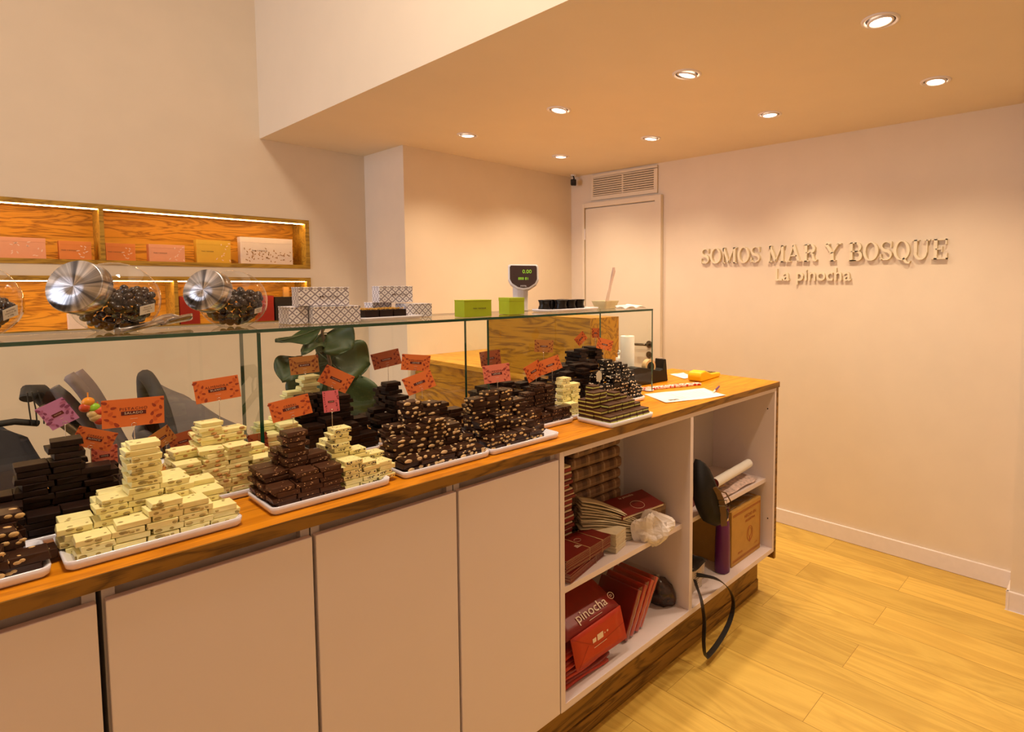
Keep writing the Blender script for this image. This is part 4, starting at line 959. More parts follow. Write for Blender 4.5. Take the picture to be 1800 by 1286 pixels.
sc_ = b.build('display_glass', mat('smoked_display', (.035, .012, .012), .15, coat=.5), ds)
m_dig = emit('green_led_digits', (.30, .65, .03), .28)
b = MB(); XX = T(1.482, 1.838, 1.562) @ RZ(-38) @ RX(82) @ T(0, 0, .0348)
text(b, '0.00', .021, .0003, 0, X=XX @ T(.014, .026, 0)); text(b, '888 81', .015, .0003, 0, X=XX @ T(0, -.002, 0)); b.build('green_digits', m_dig, sc_)
b = MB(); text(b, 'SYSTEL', .008, .0003, 0, X=XX @ T(0, -.031, 0)); b.build('maker_lettering', m_wpl, sc_)
# plate with dark bonbons
flatplate(1.60, 1.715, .30, .105, 'long white plate with dark cup chocolates on the glass top', 6)
for i, (dx, dy) in enumerate(((-.105, .010), (-.050, -.022), (.002, -.018), (.055, -.012), (-.055, .030), (.010, .032))):
    cx, cy = 1.60+dx, 1.715+dy; z = GZ+.0095
    t = thing('chocolate_cup', 'round dark chocolate cup, %s' % ('leftmost on the long plate', 'second in front', 'third in front', 'rightmost in front', 'left one at the rear', 'right one at the rear')[i], 'chocolate cup', (cx, cy, z), 'dark chocolate cups on the plate')
    MB().lathe((cx, cy, z), [(0, 0), (.025, 0), (.0262, .003), (.0215, .016), (.0225, .026), (.0262, .0345), (.0255, .036), (.022, .0345), (0, .033)], n=20).build('chocolate_shell', m_bc, t)
    MB().lathe((cx, cy, z+.0338), [(.0215, 0), (.019, .0018), (0, .0022)], n=18).build('filling', m_dc, t)
# white dish, price cards and napkins
b = MB(); X = T(1.850, 1.735, GZ+.0006) @ RZ(6); b.X = X
lo_, hi_ = rrect(-.038, .038, -.03, .03, .008), rrect(-.052, .052, -.042, .042, .010); li = rrect(-.047, .047, -.037, .037, .009); lb_ = rrect(-.036, .036, -.028, .028, .007)
n = len(lo_); vs = [(x, y, 0) for x, y in lo_]+[(x, y, .034) for x, y in hi_]+[(x, y, .034) for x, y in li]+[(x, y, .004) for x, y in lb_]
b.add(vs, [(k*n+i, k*n+(i+1) % n, (k+1)*n+(i+1) % n, (k+1)*n+i) for k in range(3) for i in range(n)]+[tuple(reversed(range(n))), tuple(range(3*n, 4*n))])
b.build('square_dish', mat('cream_porcelain', (.78, .70, .44), .2, coat=.4), None, 'small cream square dish holding upright cards', 'dish')
for i, (a, dz) in enumerate(((72, 0), (76, .006), (80, .012))):
    p0 = Vector((1.846+.007*i, 1.735+.002*i, GZ+.0062)); b = MB(); b.X = T(*p0) @ RZ(-58) @ RY(15-i*2.0); b.box(0, .0008, -.028, .028, 0, .165+dz)
    b.X = b.X @ T(-.0004, 0, .09); 
    for q in range(6): b.box(0, .0003, -.02, .018-.004*(q % 3), q*.010, q*.010+.002, 1)
    b.build('price_card', [mat('pale_pink_card', (.78, .60, .56), .5, var=.03), m_mark], None, 'tall thin printed card leaning in the cream dish, %s of three' % ('foremost', 'middle', 'rearmost')[i], 'card', 'cards in the cream dish')
nb = MB(); rn = random.Random(4)
nb.grid(lambda u, v: (1.828+.140*u, 1.600+.060*v, GZ+.003+.014*abs(sin(u*6+v*4))*(1-abs(u-.5))+.006*v), 16, 10, 0, .0012)
nb.build('napkin', m_paper, None, 'crumpled white napkins on the glass top end', 'napkin')

# ---------------------------------------------------------------- reception counter behind the case
rc_ = thing('reception_counter', 'wooden reception counter running from the back wall towards the display case', 'counter', (2.2, 2.77, 0))
MB().box(1.955, 2.56, 1.935, YP-.002, 1.032, 1.060).build('counter_top', m_desktop, rc_, bevel=.001)
MB().box(1.975, 2.54, 1.965, YP-.006, 0, 1.0315).build('counter_body', m_desk, rc_)
MB().box(1.962, 2.168, 1.940, 2.745, 1.0605, 1.381).build('raised_screen_box', m_desk, rc_, bevel=.001)

# ---------------------------------------------------------------- fiddle leaf fig
m_leaf = mat('fig_leaf', (.011, .034, .004), .42, var=.5, vscale=12, spec=.35)
m_leafb = mat('fig_leaf_underside', (.03, .055, .014), .5, var=.2, vscale=12)
fg = thing('fiddle_leaf_fig', 'potted plant with broad dark green leaves behind the glass case', 'plant', (1.22, 3.02, 0))
MB().lathe((1.22, 3.02, 0), [(0, 0), (.12, 0), (.15, .02), (.18, .32), (.185, .34), (.17, .34), (.165, .30), (0, .30)], n=32).build('pot', mat('grey_clay_pot', (.25, .22, .20), .7, bump=.3), fg)
stem = [(1.22, 3.02, .30), (1.23, 3.0, .6), (1.19, 3.0, .9), (1.215, 3.02, 1.15), (1.175, 3.0, 1.30), (1.18, 2.99, 1.40)]
MB().tube(stem, [.014, .013, .011, .009, .007, .004]).build('stem', mat('brown_stem', (.12, .07, .03), .7), fg)
def leaf(bp_, tp, width, nrm, cup=.25):
    bp_, tp = Vector(bp_), Vector(tp); L_ = tp-bp_; l = L_.length; d = L_.normalized(); nrm = Vector(nrm); nrm = (nrm-d*nrm.dot(d)).normalized(); sd = d.cross(nrm)
    def f(u, v):
        w = width*.5*(sin(pi*min(1, u**.75))**.6)*(.62+.38*sin(pi*u*.95-.5)) if 0 < u < 1 else 0
        s_ = (v-.5)*2; return bp_+d*l*u+sd*w*s_+nrm*(cup*w*abs(s_)**1.6+.012*sin(u*9+s_*4)*abs(s_)-.15*l*(u-.5)**2*1.4)
    b = MB(); b.grid(f, 14, 10, 0, .0012)
    nf = 14*10
    for i in range(nf, 2*nf): b.m[i] = 1
    b.tube([f(u/10, .5)-nrm*.002 for u in range(11)], .0022, 5, 1)
    st_ = min(stem, key=lambda q: (Vector(q)-bp_).length); b.tube([st_, bp_], .003, 5, 1)
    b.build('leaf', [m_leaf, m_leafb], fg)
P3 = lambda px, py, y: at(px, py, 'y', y)
leaf(P3(566, 578, 3.0), P3(484, 604, 2.95), .125, (.1, .35, -1))
leaf(P3(575, 585, 3.0), P3(618, 612, 2.9), .20, (-.4, -1, .3))
leaf(P3(572, 600, 3.0), P3(530, 618, 2.92), .09, (.1, -.3, 1))
leaf(P3(588, 625, 3.02), P3(652, 640, 3.0), .23, (-.2, -1, .25))
leaf(P3(530, 624, 3.02), P3(496, 668, 2.95), .165, (-.5, -.8, .3))
leaf(P3(600, 655, 3.0), P3(648, 735, 2.97), .24, (-.3, -1, .2))
leaf(P3(560, 645, 3.05), P3(585, 730, 3.0), .21, (-.3, -1, .1))
leaf(P3(560, 620, 3.06), P3(612, 690, 3.08), .26, (-.4, -1, .4))
leaf(P3(545, 640, 3.08), P3(530, 720, 3.05), .18, (-.6, -.8, .2))
leaf(P3(575, 720, 3.0), P3(640, 800, 2.98), .20, (-.4, -1, .3))
leaf(P3(560, 590, 3.06), P3(600, 640, 3.12), .18, (-.2, -1, .2))
leaf(P3(575, 570, 3.0), P3(575, 520, 3.1), .06, (0, -1, .2), .1)

# ---------------------------------------------------------------- pushchair and backpack on the customer side
m_gfab = mat('grey_pushchair_fabric', (.15, .125, .125), .85, var=.15, vscale=8, bump=.4)
m_dfab = mat('charcoal_fabric', (.035, .030, .030), .8, var=.2, vscale=14, bump=.3)
m_bag = mat('slate_backpack_fabric', (.040, .038, .050), .7, var=.3, vscale=9, bump=.5)
m_foam = mat('black_foam_grip', (.02, .016, .014), .7)
pc = thing('pushchair', 'grey fabric pushchair parked behind the glass case', 'pushchair', (.42, 2.75, 0))
A = lambda px, py, y=2.7: at(px, py, 'y', y)
fr = MB()
for y in (2.50, 2.95):
    fr.tube([(.17, y, 1.17), (.30, y, 1.0), (.42, y, .72), (.62, y, .35), (.80, y, .12)], .012); fr.tube([(.48, y, .70), (.30, y, .35), (.16, y, .12)], .012)
fr.tube([(.16, 2.50, .14), (.16, 2.95, .14)], .010); fr.tube([(.80, 2.50, .13), (.80, 2.95, .13)], .010)
fr.build('frame', m_darkmetal, pc)
MB().tube([(.152, 2.66, 1.175), (.160, 2.68, 1.197), (.180, 2.70, 1.190), (.21, 2.72, 1.145), (.26, 2.73, 1.07), (.30, 2.74, 1.00)], [.018, .023, .027, .028, .028, .026], 14).build('handlebar_grip', m_foam, pc)
MB().tube([(.215, 2.66, 1.205), (.235, 2.66, 1.17), (.275, 2.66, 1.10), (.32, 2.66, 1.02)], [.014, .020, .020, .016], 10).build('second_grip', m_gfab, pc)
for x in (.16, .80):
    for y in (2.47, 2.98):
        w = MB(); w.cyl((x, y-.018, .105), (x, y+.018, .105), .102, n=32); wh = w.build('wheel', mat('tyre_rubber', (.02, .02, .02), .8), pc, bevel=.008)
        MB().cyl((x, y-.021, .105), (x, y+.021, .105), .05, n=20).build('hub', m_darkmetal, wh)
def hood(u, v):
    s_ = (v-.5)*2; x = .86-.405*u; z = .80+.405*u+.035*sin(pi*u)-.018*abs(sin(u*9))
    return (x+.03*s_*s_, 2.70+.20*s_, z-(.06+.20*u)*(abs(s_)**3)+.010*sin(u*7+s_*5))
MB().grid(hood, 22, 16, 0, .004).build('hood', m_gfab, pc)
MB().tube([hood(1, v/14) for v in range(15)], .022, 10).build('hood_rim', m_dfab, pc)
MB().grid(lambda u, v: (.43+.02*sin(u*9)+.10*v, 2.55+.34*u, 1.00-.36*v+.010*sin(u*20+v*3)), 20, 8, 0, .02).build('backrest_fabric', m_gfab, pc)
MB().grid(lambda u, v: (.232+.040*u+.135*v, 2.60+.10*u, 1.232-.32*v+.018*sin(v*6)+.012*sin(u*9)), 10, 14, 0, .022).build('folded_blanket', mat('mauve_grey_blanket', (.22, .16, .15), .9, var=.2, vscale=10, bump=.4), pc)
MB().box(.38, .72, 2.53, 2.92, .50, .56).build('seat', m_dfab, pc, bevel=.02)
MB().grid(lambda u, v: (.42+.36*u, 2.50+.02*cos(v*6), .92-.38*v+.02*sin(u*8)), 12, 8, 0, .012).build('side_panel', m_dfab, pc)
for i, (px, py, c, nm) in enumerate(((155, 706, (.90, .30, .01), 'orange'), (165, 716, (.30, .60, .01), 'lime green'), (150, 716, (.60, .06, .01), 'red'), (168, 733, (.70, .42, .16), 'tan'), (172, 722, (.75, .10, .04), 'bright red'), (164, 727, (.78, .5, .2), 'cream'), (176, 738, (.50, .03, .01), 'dark red'))):
    p = A(px, py, 2.52); b = MB(); b.ell(p, .016, .014, .015, None, 0, 14, 9); b.tube([p, p+Vector((0, 0, .03))], .002, 5)
    b.build('toy_bead', mat('toy_'+nm.replace(' ', '_'), c, .4, var=.1), None, '%s toy ball hanging on the pushchair' % nm, 'toy', 'toys hanging on the pushchair')
bp = thing('backpack', 'slate grey backpack hanging from the pushchair handlebar', 'backpack', (.10, 2.62, .62))
def bag(u, v):
    a = 2*pi*u; z = .62+.46*v; w = (.20*(1-.62*v**2.2)+.012*sin(a*5)*v); dpt = .10*(1-.45*v**2)
    return (.07+w*cos(a)+.02*sin(v*6), 2.62+dpt*sin(a), z-.03*cos(a*2)*v)
b = MB(); b.grid(bag, 36, 14, 0); b.add([bag(i/36, 1) for i in range(36)], [tuple(range(36))], 0); b.add([bag(i/36, 0) for i in range(36)], [tuple(reversed(range(36)))], 0); b.build('bag_body', m_bag, bp)
MB().grid(lambda u, v: (-.02+.19*u, 2.515-.035*sin(pi*u)*sin(pi*v), .68+.22*v), 14, 10, 0, .006).build('front_pocket', m_bag, bp)
MB().tube([(-.10, 2.62, 1.03), (-.07, 2.61, 1.085), (.03, 2.60, 1.115), (.12, 2.60, 1.118), (.17, 2.62, 1.10)], .010, 8).build('zip_edge', m_foam, bp)
for dx in (0, .02, .045): MB().strap([(.155+dx*.6, 2.60, 1.10), (.152+dx*.7, 2.60, 1.15), (.150+dx*.5, 2.60, 1.205)], .012, .003).build('hanging_strap', m_foam, bp)
q = A(292, 806, 2.46)
MB().lathe((q.x, q.y, q.z-.045), [(0, 0), (.07, 0), (.10, .03), (.105, .05), (.10, .05), (.09, .035), (0, .02)], n=32).build('snack_tray', m_black, pc, bevel=0)
MB().lathe((q.x, q.y, q.z-.018), [(0, 0), (.035, 0), (.034, .006), (.020, .016), (0, .018)], n=28).build('cup_lid', m_porc, pc)

# ---------------------------------------------------------------- things on the worktop
c = Vector((2.072, 1.800, ZT))
pt = thing('paper_towel_roll', 'white paper towel roll standing at the end of the glass case', 'paper roll', c)
MB().lathe(c, [(.0335, .0005), (.034, .003), (.034, .224), (.0325, .226), (.013, .2262)], n=36).build('towel_paper', m_paper, pt)
MB().lathe(c, [(.013, .2262), (.0122, .2262), (.0122, .02), (0, .02)], n=20).build('cardboard_core', mat('cardboard', (.34, .19, .075), .8, var=.08), pt)
q = at(1088, 668, 'z', ZT)
pb_ = thing('pump_bottle', 'small clear pump bottle with white pump beside the towel roll', 'bottle', q)
MB().lathe(q, [(0, .0005), (.017, .0005), (.018, .004), (.018, .085), (.016, .094), (.009, .100)], n=20).build('bottle_body', glass('clear_bottle_plastic', (.85, .85, .75), 1.5), pb_)
m_wp2 = mat('white_pump_plastic', (.82, .78, .72), .35, var=.01)
MB().lathe(q, [(.0165, .092), (.0165, .112), (.012, .114), (.006, .115), (.006, .135), (0, .136)], n=20).build('collar', m_wp2, pb_)
b = MB(); b.tube([q+Vector((0, 0, .134)), q+Vector((0, 0, .140)), q+Vector((.012, -.004, .141)), q+Vector((.030, -.009, .136))], [.010, .011, .006, .0045], 10); b.build('pump_head', m_wp2, pb_)
td = thing('tape_dispenser', 'black desktop tape dispenser right of the glass case', 'tape dispenser', (2.13, 1.72, ZT))
b = MB(); b.X = T(2.125, 1.722, ZT+.0005) @ RZ(-3) @ T(0, .028, 0) @ RX(90)
side = [(-.118, 0), (.125, 0), (.118, .045), (.110, .108), (.090, .110), (.084, .062), (.060, .058), (.020, .066), (-.03, .078), (-.085, .088), (-.118, .086)]
b.prism(side, .056); b.build('dispenser_body', m_black, td, bevel=.004, seg=3)
b = MB(); b.X = T(2.125, 1.722, ZT+.0005) @ RZ(-3); b.cyl((.012, -.013, .078), (.012, .013, .078), .036, n=36); b.build('tape_roll', mat('beige_tape', (.66, .44, .22), .35, var=.03), td)
b = MB(); b.X = T(2.125, 1.722, ZT+.0005) @ RZ(-3); b.cyl((.012, -.0145, .078), (.012, .0145, .078), .024, n=28); b.cyl((.012, -.018, .078), (.012, .018, .078), .010, n=20); b.build('roll_hub', m_black, td)
b = MB(); b.X = T(2.125, 1.722, ZT+.0005) @ RZ(-3); b.box(.086, .112, -.012, .012, .1095, .1125); b.build('cutter_blade', m_metal, td)
# yellow card terminal
m_yel = mat('yellow_plastic', (.80, .50, .0), .35, var=.02)
ct = thing('card_terminal', 'bright yellow card payment terminal lying near the counter end', 'card terminal', (2.40, 1.59, ZT))
X = T(2.405, 1.585, ZT+.0006) @ RZ(6)
b = MB(); b.X = X @ T(0, .036, 0) @ RX(90); b.prism([(-.098, .004), (-.080, 0), (.110, 0), (.122, .010), (.118, .022), (.02, .028), (-.045, .050), (-.090, .046), (-.100, .030)], .072)
b.build('terminal_body', m_yel, ct, bevel=.006, seg=3)
b = MB(); b.X = X @ T(.068, 0, .0262) @ RY(3.5); 
for i in range(3):
    for j in range(3): b.box(-.03+i*.020, -.018+i*.020, -.022+j*.016, -.012+j*.016, 0, .0016)
b.build('keypad', mat('brown_keys', (.10, .05, .01), .5), ct)
b = MB(); b.X = X @ T(-.012, 0, .0400) @ RY(18.5); b.box(-.022, .022, -.024, .024, -.001, .0008); b.build('screen', mat('terminal_screen', (.30, .22, .02), .2), ct)
def sheet(name, cs, z, m, lab, cat='paper', curl=.004, marks=None):
    cs = [Vector((x, y, 0)) for x, y in cs]
    def f(u, v):
        p = (cs[0]*(1-u)+cs[3]*u)*(1-v)+(cs[1]*(1-u)+cs[2]*u)*v; return (p.x, p.y, z+.0008+curl*((u-.5)**2*(v-.3)**2*16*.4+.3*sin(u*5+v*3)**2))
    b = MB(); b.grid(f, 16, 10, 0, -.0003); t = b.build(name, m, None, lab, cat); return t, f
t, f = sheet('paper_sheet', [(1.904, 1.558), (1.814, 1.373), (2.100, 1.268), (2.190, 1.440)], ZT, m_paper, 'large white paper sheet on the worktop near the mint tray')
b = MB()
for i in range(7): p = f(.13+.02*i, .80-.0*i); b.box(p[0]-.003, p[0]+.0025, p[1]-.010+.002*(i % 3), p[1]+.004, p[2]+.0004, p[2]+.0010)
b.build('printed_stamp', m_mark, t)
b = MB()
for i in range(9):
    p = f(.35+.06*i, .25); q_ = f(.35+.06*i, .8); b.strap([(p[0], p[1], p[2]+.0007), ((p[0]+q_[0])/2, (p[1]+q_[1])/2, f(.35+.06*i, .52)[2]+.0007), (q_[0], q_[1], q_[2]+.0007)], .0012, .0002, (1, 0, 0))
b.build('faint_lines', mat('grey_print', (.60, .56, .54), .6, var=0), t)
sheet('paper_sheet', [(2.412, 1.80), (2.335, 1.655), (2.335+.09, 1.66), (2.50, 1.775)], ZT, m_paper, 'small white paper behind the yellow card terminal')
def redwhite():
    m, nt, b_ = nodes('red_white_pattern'); L = nt.links
    tc = N(nt, 'ShaderNodeTexCoord'); v = N(nt, 'ShaderNodeTexVoronoi'); v.feature = 'DISTANCE_TO_EDGE'; v.inputs['Scale'].default_value = 55; L.new(tc.outputs['Object'], v.inputs['Vector'])
    lt = N(nt, 'ShaderNodeMath', operation='LESS_THAN'); lt.inputs[1].default_value = .14; L.new(v.outputs['Distance'], lt.inputs[0])
    mx = N(nt, 'ShaderNodeMix', data_type='RGBA'); mx.inputs[6].default_value = (.55, .04, .04, 1); mx.inputs[7].default_value = (.80, .66, .60, 1); L.new(lt.outputs[0], mx.inputs[0])
    L.new(mx.outputs[2], b_.inputs['Base Color']); b_.inputs['Roughness'].default_value = .45; return m
b = MB(); b.strap([(1.965, 1.625, ZT+.006), (2.11, 1.568, ZT+.006), (2.255, 1.508, ZT+.006)], .034, .010, (.37, .93, 0))
b.build('patterned_strip', redwhite(), None, 'long flat red and white patterned pack before the terminal', 'pack', bevel=.002)
b = MB(); q = at(1141, 687, 'z', ZT); b.lathe(q, [(0, .0006), (.016, .0006), (.022, .006), (.0205, .006), (.015, .003), (0, .003)], n=22); b.build('tiny_dish', m_porc, None, 'tiny white oval dish beside the glass case end', 'dish')
p0 = at(1254, 689, 'z', ZT+.006); p1 = at(1263, 680, 'z', ZT+.012)
pn = thing('pen', 'short purple and white pen lying on the paper sheet', 'pen', ((p0.x+p1.x)/2, (p0.y+p1.y)/2, ZT+.003))
dv = (p1-p0).normalized(); MB().cyl(p0, p0+dv*.03, .0032, .0042, 12).build('barrel', m_wp2, pn); MB().cyl(p0+dv*.03, p1+dv*.012, .0045, .0045, 12).build('cap', mat('purple_plastic', (.10, .02, .14), .3), pn)
# dark bowl on the low pile and scalloped tag
q = at(965, 632, 'y', 1.645)
MB().lathe((q.x, q.y, TOPZ[('B9', 1, 1)]+.0005), [(0, 0), (.018, 0), (.036, .014), (.040, .022), (.038, .0225), (.033, .015), (.016, .004), (0, .004)], n=30).build('dark_bowl', m_black, None, 'shallow dark bowl resting on the low dark chocolate pile', 'bowl')
q = at(1053, 661, 'y', 1.45); tg = thing('scalloped_tag', 'small cream scalloped tag standing behind the mint squares', 'tag', (q.x, q.y, ZT+.06))
b = MB(); b.X = T(*q) @ RZ(-45) @ RX(90); n = 48; b.prism([((.013+.0016*abs(sin(6*pi*i/n*1.0)))*cos(2*pi*i/n)*.75, (.019+.0018*abs(sin(6*pi*i/n)))*sin(2*pi*i/n)) for i in range(n)], .0006); b.build('tag_card', m_cream, tg)
MB().tube([(q.x, q.y, ZT+.001), (q.x, q.y, q.z-.008)], .0006, 6).build('wire_holder', m_wire, tg)

# ---------------------------------------------------------------- inside the open shelves
SH, BT = .590, .246
m_burg = mat('burgundy_card', (.17, .010, .006), .45, var=.08)
m_burg2 = mat('burgundy_card_light', (.26, .018, .010), .5, var=.08)
m_red = mat('red_bag_paper', (.46, .028, .006), .45, var=.06)
m_redd = mat('dark_red_bag_paper', (.22, .008, .004), .4, var=.1)
m_plaid = plaid('brown_plaid', (.17, .085, .038), (.03, .010, .006), (.38, .24, .13), .07)
m_band = mat('rubber_band', (.62, .42, .20), .5, var=.02)
m_gold = mat('pale_logo_print', (.80, .62, .45), .5, var=0)
rs = random.Random(21)
# burgundy folders stacked at the very left
z = SH+.0006
i = 0
while z < .905:
    h = rs.uniform(.016, .024); xr = 1.395+rs.uniform(-.006, .008)-(.012 if z > .82 else 0)
    t = thing('burgundy_folder', 'burgundy folder in the tall stack at the left, %s from the bottom' % ORD[i+1], 'folder', (1.29, 1.53, z), 'burgundy folders stacked at the left')
    b = MB(); b.box(1.190, xr, 1.458+rs.uniform(-.004, .008), 1.60, z, z+h*.66); b.build('cover', m_burg if i % 3 else m_burg2, t, bevel=.003)
    b = MB(); b.box(1.191, xr-.003, 1.464, 1.595, z+h*.68, z+h*.96); b.build('pages', m_cream, t)
    z += h; i += 1
# plaid bags stacked
z = SH+.0006
for i in range(8):
    h = (.048, .046, .050, .044, .040, .046, .044, .040)[i]; ox = rs.uniform(-.006, .006); 
    b = MB(); b.X = T(1.560+ox, 1.552, z) @ RZ(rs.uniform(-2.5, 2.5)); b.box(-.135, .135, -.052, .056, 0, h-.001)
    b.build('folded_plaid_bag', m_plaid, None, 'folded brown plaid bag in the tall stack, %s from the bottom' % ORD[i+1], 'bag', 'folded plaid bags stacked on the upper shelf', bevel=.014, seg=3)
    z += h
b = MB(); b.X = T(1.700, 1.420, SH+.0006) @ RZ(-6); b.box(-.095, .105, -.060, .060, 0, .092); b.build('folded_plaid_bag', m_plaid, None, 'single folded plaid bag under the burgundy box', 'bag', bevel=.014, seg=3)
b = MB(); b.X = T(1.680, 1.425, SH+.0960) @ RZ(-8) @ RX(9); b.box(-.112, .100, -.065, .066, 0, .012, 0); b.box(-.111, .099, -.0655, -.0645, .002, .010, 1)
t = b.build('burgundy_box', [m_burg, m_cream], None, 'flat burgundy box lying on the single plaid bag', 'box', bevel=.0015)
b = MB(); b.X = T(1.680, 1.425, SH+.0960) @ RZ(-8) @ RX(9) @ T(0, 0, .0125); b.tube([(.0+.028*cos(a), -.02+.028*sin(a), 0) for a in [2*pi*k/24 for k in range(24)]], .0007, 5, closed=True); text(b, 'la pinocha', .018, .0002, 0, X=T(0, .05, .0002)); b.build('printed_logo', m_gold, t)
# fan of cream paper bags gathered by a tissue bow
for i in range(17):
    def f(u, v, i=i):
        cx = 1.425+.215*u; cy = 1.468-.092*u; w = (.062-.018*u)*(v-.5)
        z = SH+.003+i*(.0112*(1-u)+.0038*u)+.012*sin(pi*u)*(i/16)+.0012*sin(i*2.3+u*9)
        return (cx+w*.42+.0035*sin(i*1.7), cy+w*.9+.004*sin(i*2.9), z)
    b = MB(); b.grid(f, 12, 4, 0, -.0020)
    b.build('cream_paper_bag', m_cream, None, 'thin cream paper bag in the fan, %s from the bottom' % ORD[i+1], 'paper bag', 'fan of cream paper bags on the upper shelf')
bc = at(1146, 928, 'y', 1.315)
b = MB(); nu, nv = 30, 16
def bow(u, v):
    a = 2*pi*u; e = pi*(v-.5); r = .054*(1+.22*sin(a*3+e*2)+.16*sin(a*7+1.3)*cos(e)+.10*sin(e*5+a*2))
    p = Vector((r*1.25*cos(e)*cos(a), r*.62*cos(e)*sin(a), r*1.02*sin(e))); return bc+_R*p.x+Vector((0, 0, 1))*p.z-Vector((_F.x, _F.y, 0))*p.y
b.grid(bow, nu, nv, 0, 0, False)
for k in range(7):
    a0 = k*.9; c0 = bc+_R*(.030*cos(a0))+Vector((0, 0, .026*sin(a0)))-Vector((_F.x, _F.y, 0))*.022
    b.grid(lambda u, v: c0+_R*((u-.5)*.052*cos(a0+.4)-(v-.5)*.04*sin(a0))+Vector((0, 0, (u-.5)*.05*sin(a0+.4)+(v-.5)*.045*cos(a0)))-Vector((_F.x, _F.y, 0))*(.016*sin(pi*u)*cos(3*v+k)), 6, 6, 0, .0008, False)
b.build('tissue_bow', mat('white_tissue_paper', (.80, .72, .68), .7, var=.03), None, 'crumpled white tissue bow hanging over the shelf edge', 'tissue bow')
# leaflet bundles with rubber bands at the shelf front
def bundle(X, n, w, d, th, m, gname, lab):
    for i in range(n):
        b = MB(); b.X = X @ T(rs.uniform(-.002, .002), rs.uniform(-.0015, .0015), i*th)
        b.box(-w/2, w/2, -d/2, d/2, 0, th*.30, 0); b.box(-w/2+.0004, w/2-.001, -d/2+.001, d/2-.001, th*.30, th*.62, 1); b.box(-w/2, w/2, -d/2, d/2, th*.62, th*.93, 0)
        b.build('leaflet', [m, m_cream], None, lab % ORD[i+1], 'leaflet', gname)
X1 = T(1.325, 1.385, SH+.0012) @ RZ(14); bundle(X1, 6, .215, .105, .0052, m_burg, 'lower bundle of burgundy leaflets', 'burgundy leaflet in the lower bundle, %s from the bottom')
X2 = T(1.335, 1.388, SH+.0345) @ RZ(6); bundle(X2, 8, .235, .115, .0052, m_burg, 'upper bundle of burgundy leaflets', 'burgundy leaflet in the upper banded bundle, %s from the bottom')
for X_, hh, q0, w_ in ((X2, .0420, .000, .115), (X2, .0420, .070, .115), (X1, .0315, .050, .105)):
    b = MB(); b.X = X_; e = w_/2+.0022; b.tube([(q0, -e, -.0005), (q0, e, -.0005), (q0, e, hh), (q0, -e, hh)], .0011, 6, closed=True)
    b.build('rubber_band', m_band, None, 'pale rubber band round the %s' % ('lower leaflet bundle' if X_ is X1 else ('upper leaflet bundle, left one' if q0 < .01 else 'upper leaflet bundle, right one')), 'rubber band')
b = MB(); b.X = X2 @ T(.008, 0, .0421); b.tube([(.012+.012*cos(a), .012+.012*sin(a), 0) for a in [2*pi*k/24 for k in range(24)]], .0005, 5, closed=True)
for k in range(4): b.box(-.034+.001*k, -.010-.003*k, -.026+.005*k, -.0235+.005*k, 0, .0003)
b.build('printed_logo', m_gold, None, 'pale circle logo and lines printed on the top burgundy leaflet', 'print')
X3 = T(1.505, 1.392, SH+.0012) @ RZ(14); bundle(X3, 11, .075, .095, .0062, m_cream, 'cream leaflets beside the burgundy bundle', 'cream leaflet beside the burgundy bundle, %s from the bottom')

# lower left bay: red carrier bags
z = BT+.0006
for i in range(7):
    b = MB(); sx_ = rs.uniform(-.006, .006)
    b.grid(lambda u, v: (1.180+.225*u+sx_*(u), 1.305+.20*v+.004*sin(u*5+i), z+.004+.005*sin(u*3.1+i)**2*(u)+.012*v*0), 12, 6, 0, -.010)
    b.build('red_carrier_bag', m_redd if i % 2 else m_red, None, 'flat red carrier bag in the lower stack, %s from the bottom' % ORD[i+1], 'carrier bag', 'flat red carrier bags on the bottom shelf'); z += .0165
rb_ = thing('red_carrier_bag', 'topmost red carrier bag showing the white pinocha lettering', 'carrier bag', (1.30, 1.36, z), 'flat red carrier bags on the bottom shelf')
q0, q1, q2, q3 = at(1002, 1124, 'y', 1.300), at(1089, 1063, 'y', 1.300), at(1101, 1120, 'y', 1.290), at(1013, 1181, 'y', 1.290)
def quad(mb, a, b_, c_, d_, th, mi=0): mb.grid(lambda u, v: (a*(1-u)+b_*u)*(1-v)+(d_*(1-u)+c_*u)*v, 6, 6, mi, th); return mb
quad(MB(), q0, q1, q2, q3, .003).build('folded_base', m_red, rb_)
p0, p1, p2, p3 = Vector((1.185, 1.470, .530)), Vector((1.440, 1.465, .505)), q1+Vector((0, .003, -.004)), q0+Vector((-.015, .003, -.004))
quad(MB(), p0, p1, p2, p3, .003).build('printed_panel', m_redd, rb_)
def frame(a, b_, d_, c0, off=.0018):
    ex = (b_-a).normalized(); ey = (d_-a); ey = (ey-ex*ey.dot(ex)).normalized(); ez = ex.cross(ey)
    if ez.y > 0: ez = -ez
    o = c0+ez*off; return Matrix(((ex.x, -ey.x, ez.x, o.x), (ex.y, -ey.y, ez.y, o.y), (ex.z, -ey.z, ez.z, o.z), (0, 0, 0, 1)))
PF = frame(p3, p2, p3+(p3-p0), (p0+p1+p2+p3)/4) if False else None
ex = (p2-p3).normalized(); up_ = (p0-p3); up_ = (up_-ex*up_.dot(ex)).normalized(); ez = ex.cross(up_)
o_ = p3*.42+p2*.58+up_*.040+ez*.0042
XP_ = Matrix(((ex.x, up_.x, ez.x, o_.x), (ex.y, up_.y, ez.y, o_.y), (ex.z, up_.z, ez.z, o_.z), (0, 0, 0, 1)))
b = MB(); text(b, 'pinocha', .046, .0003, 0, X=XP_); b.X = XP_ @ T(.100, .004, 0); b.tube([(.012*cos(a), .012*sin(a), .0005) for a in [2*pi*k/24 for k in range(24)]], .0009, 5, closed=True); b.tube([(.004*cos(a), .004*sin(a), .0005) for a in [2*pi*k/8 for k in range(8)]], .0006, 5, closed=True)
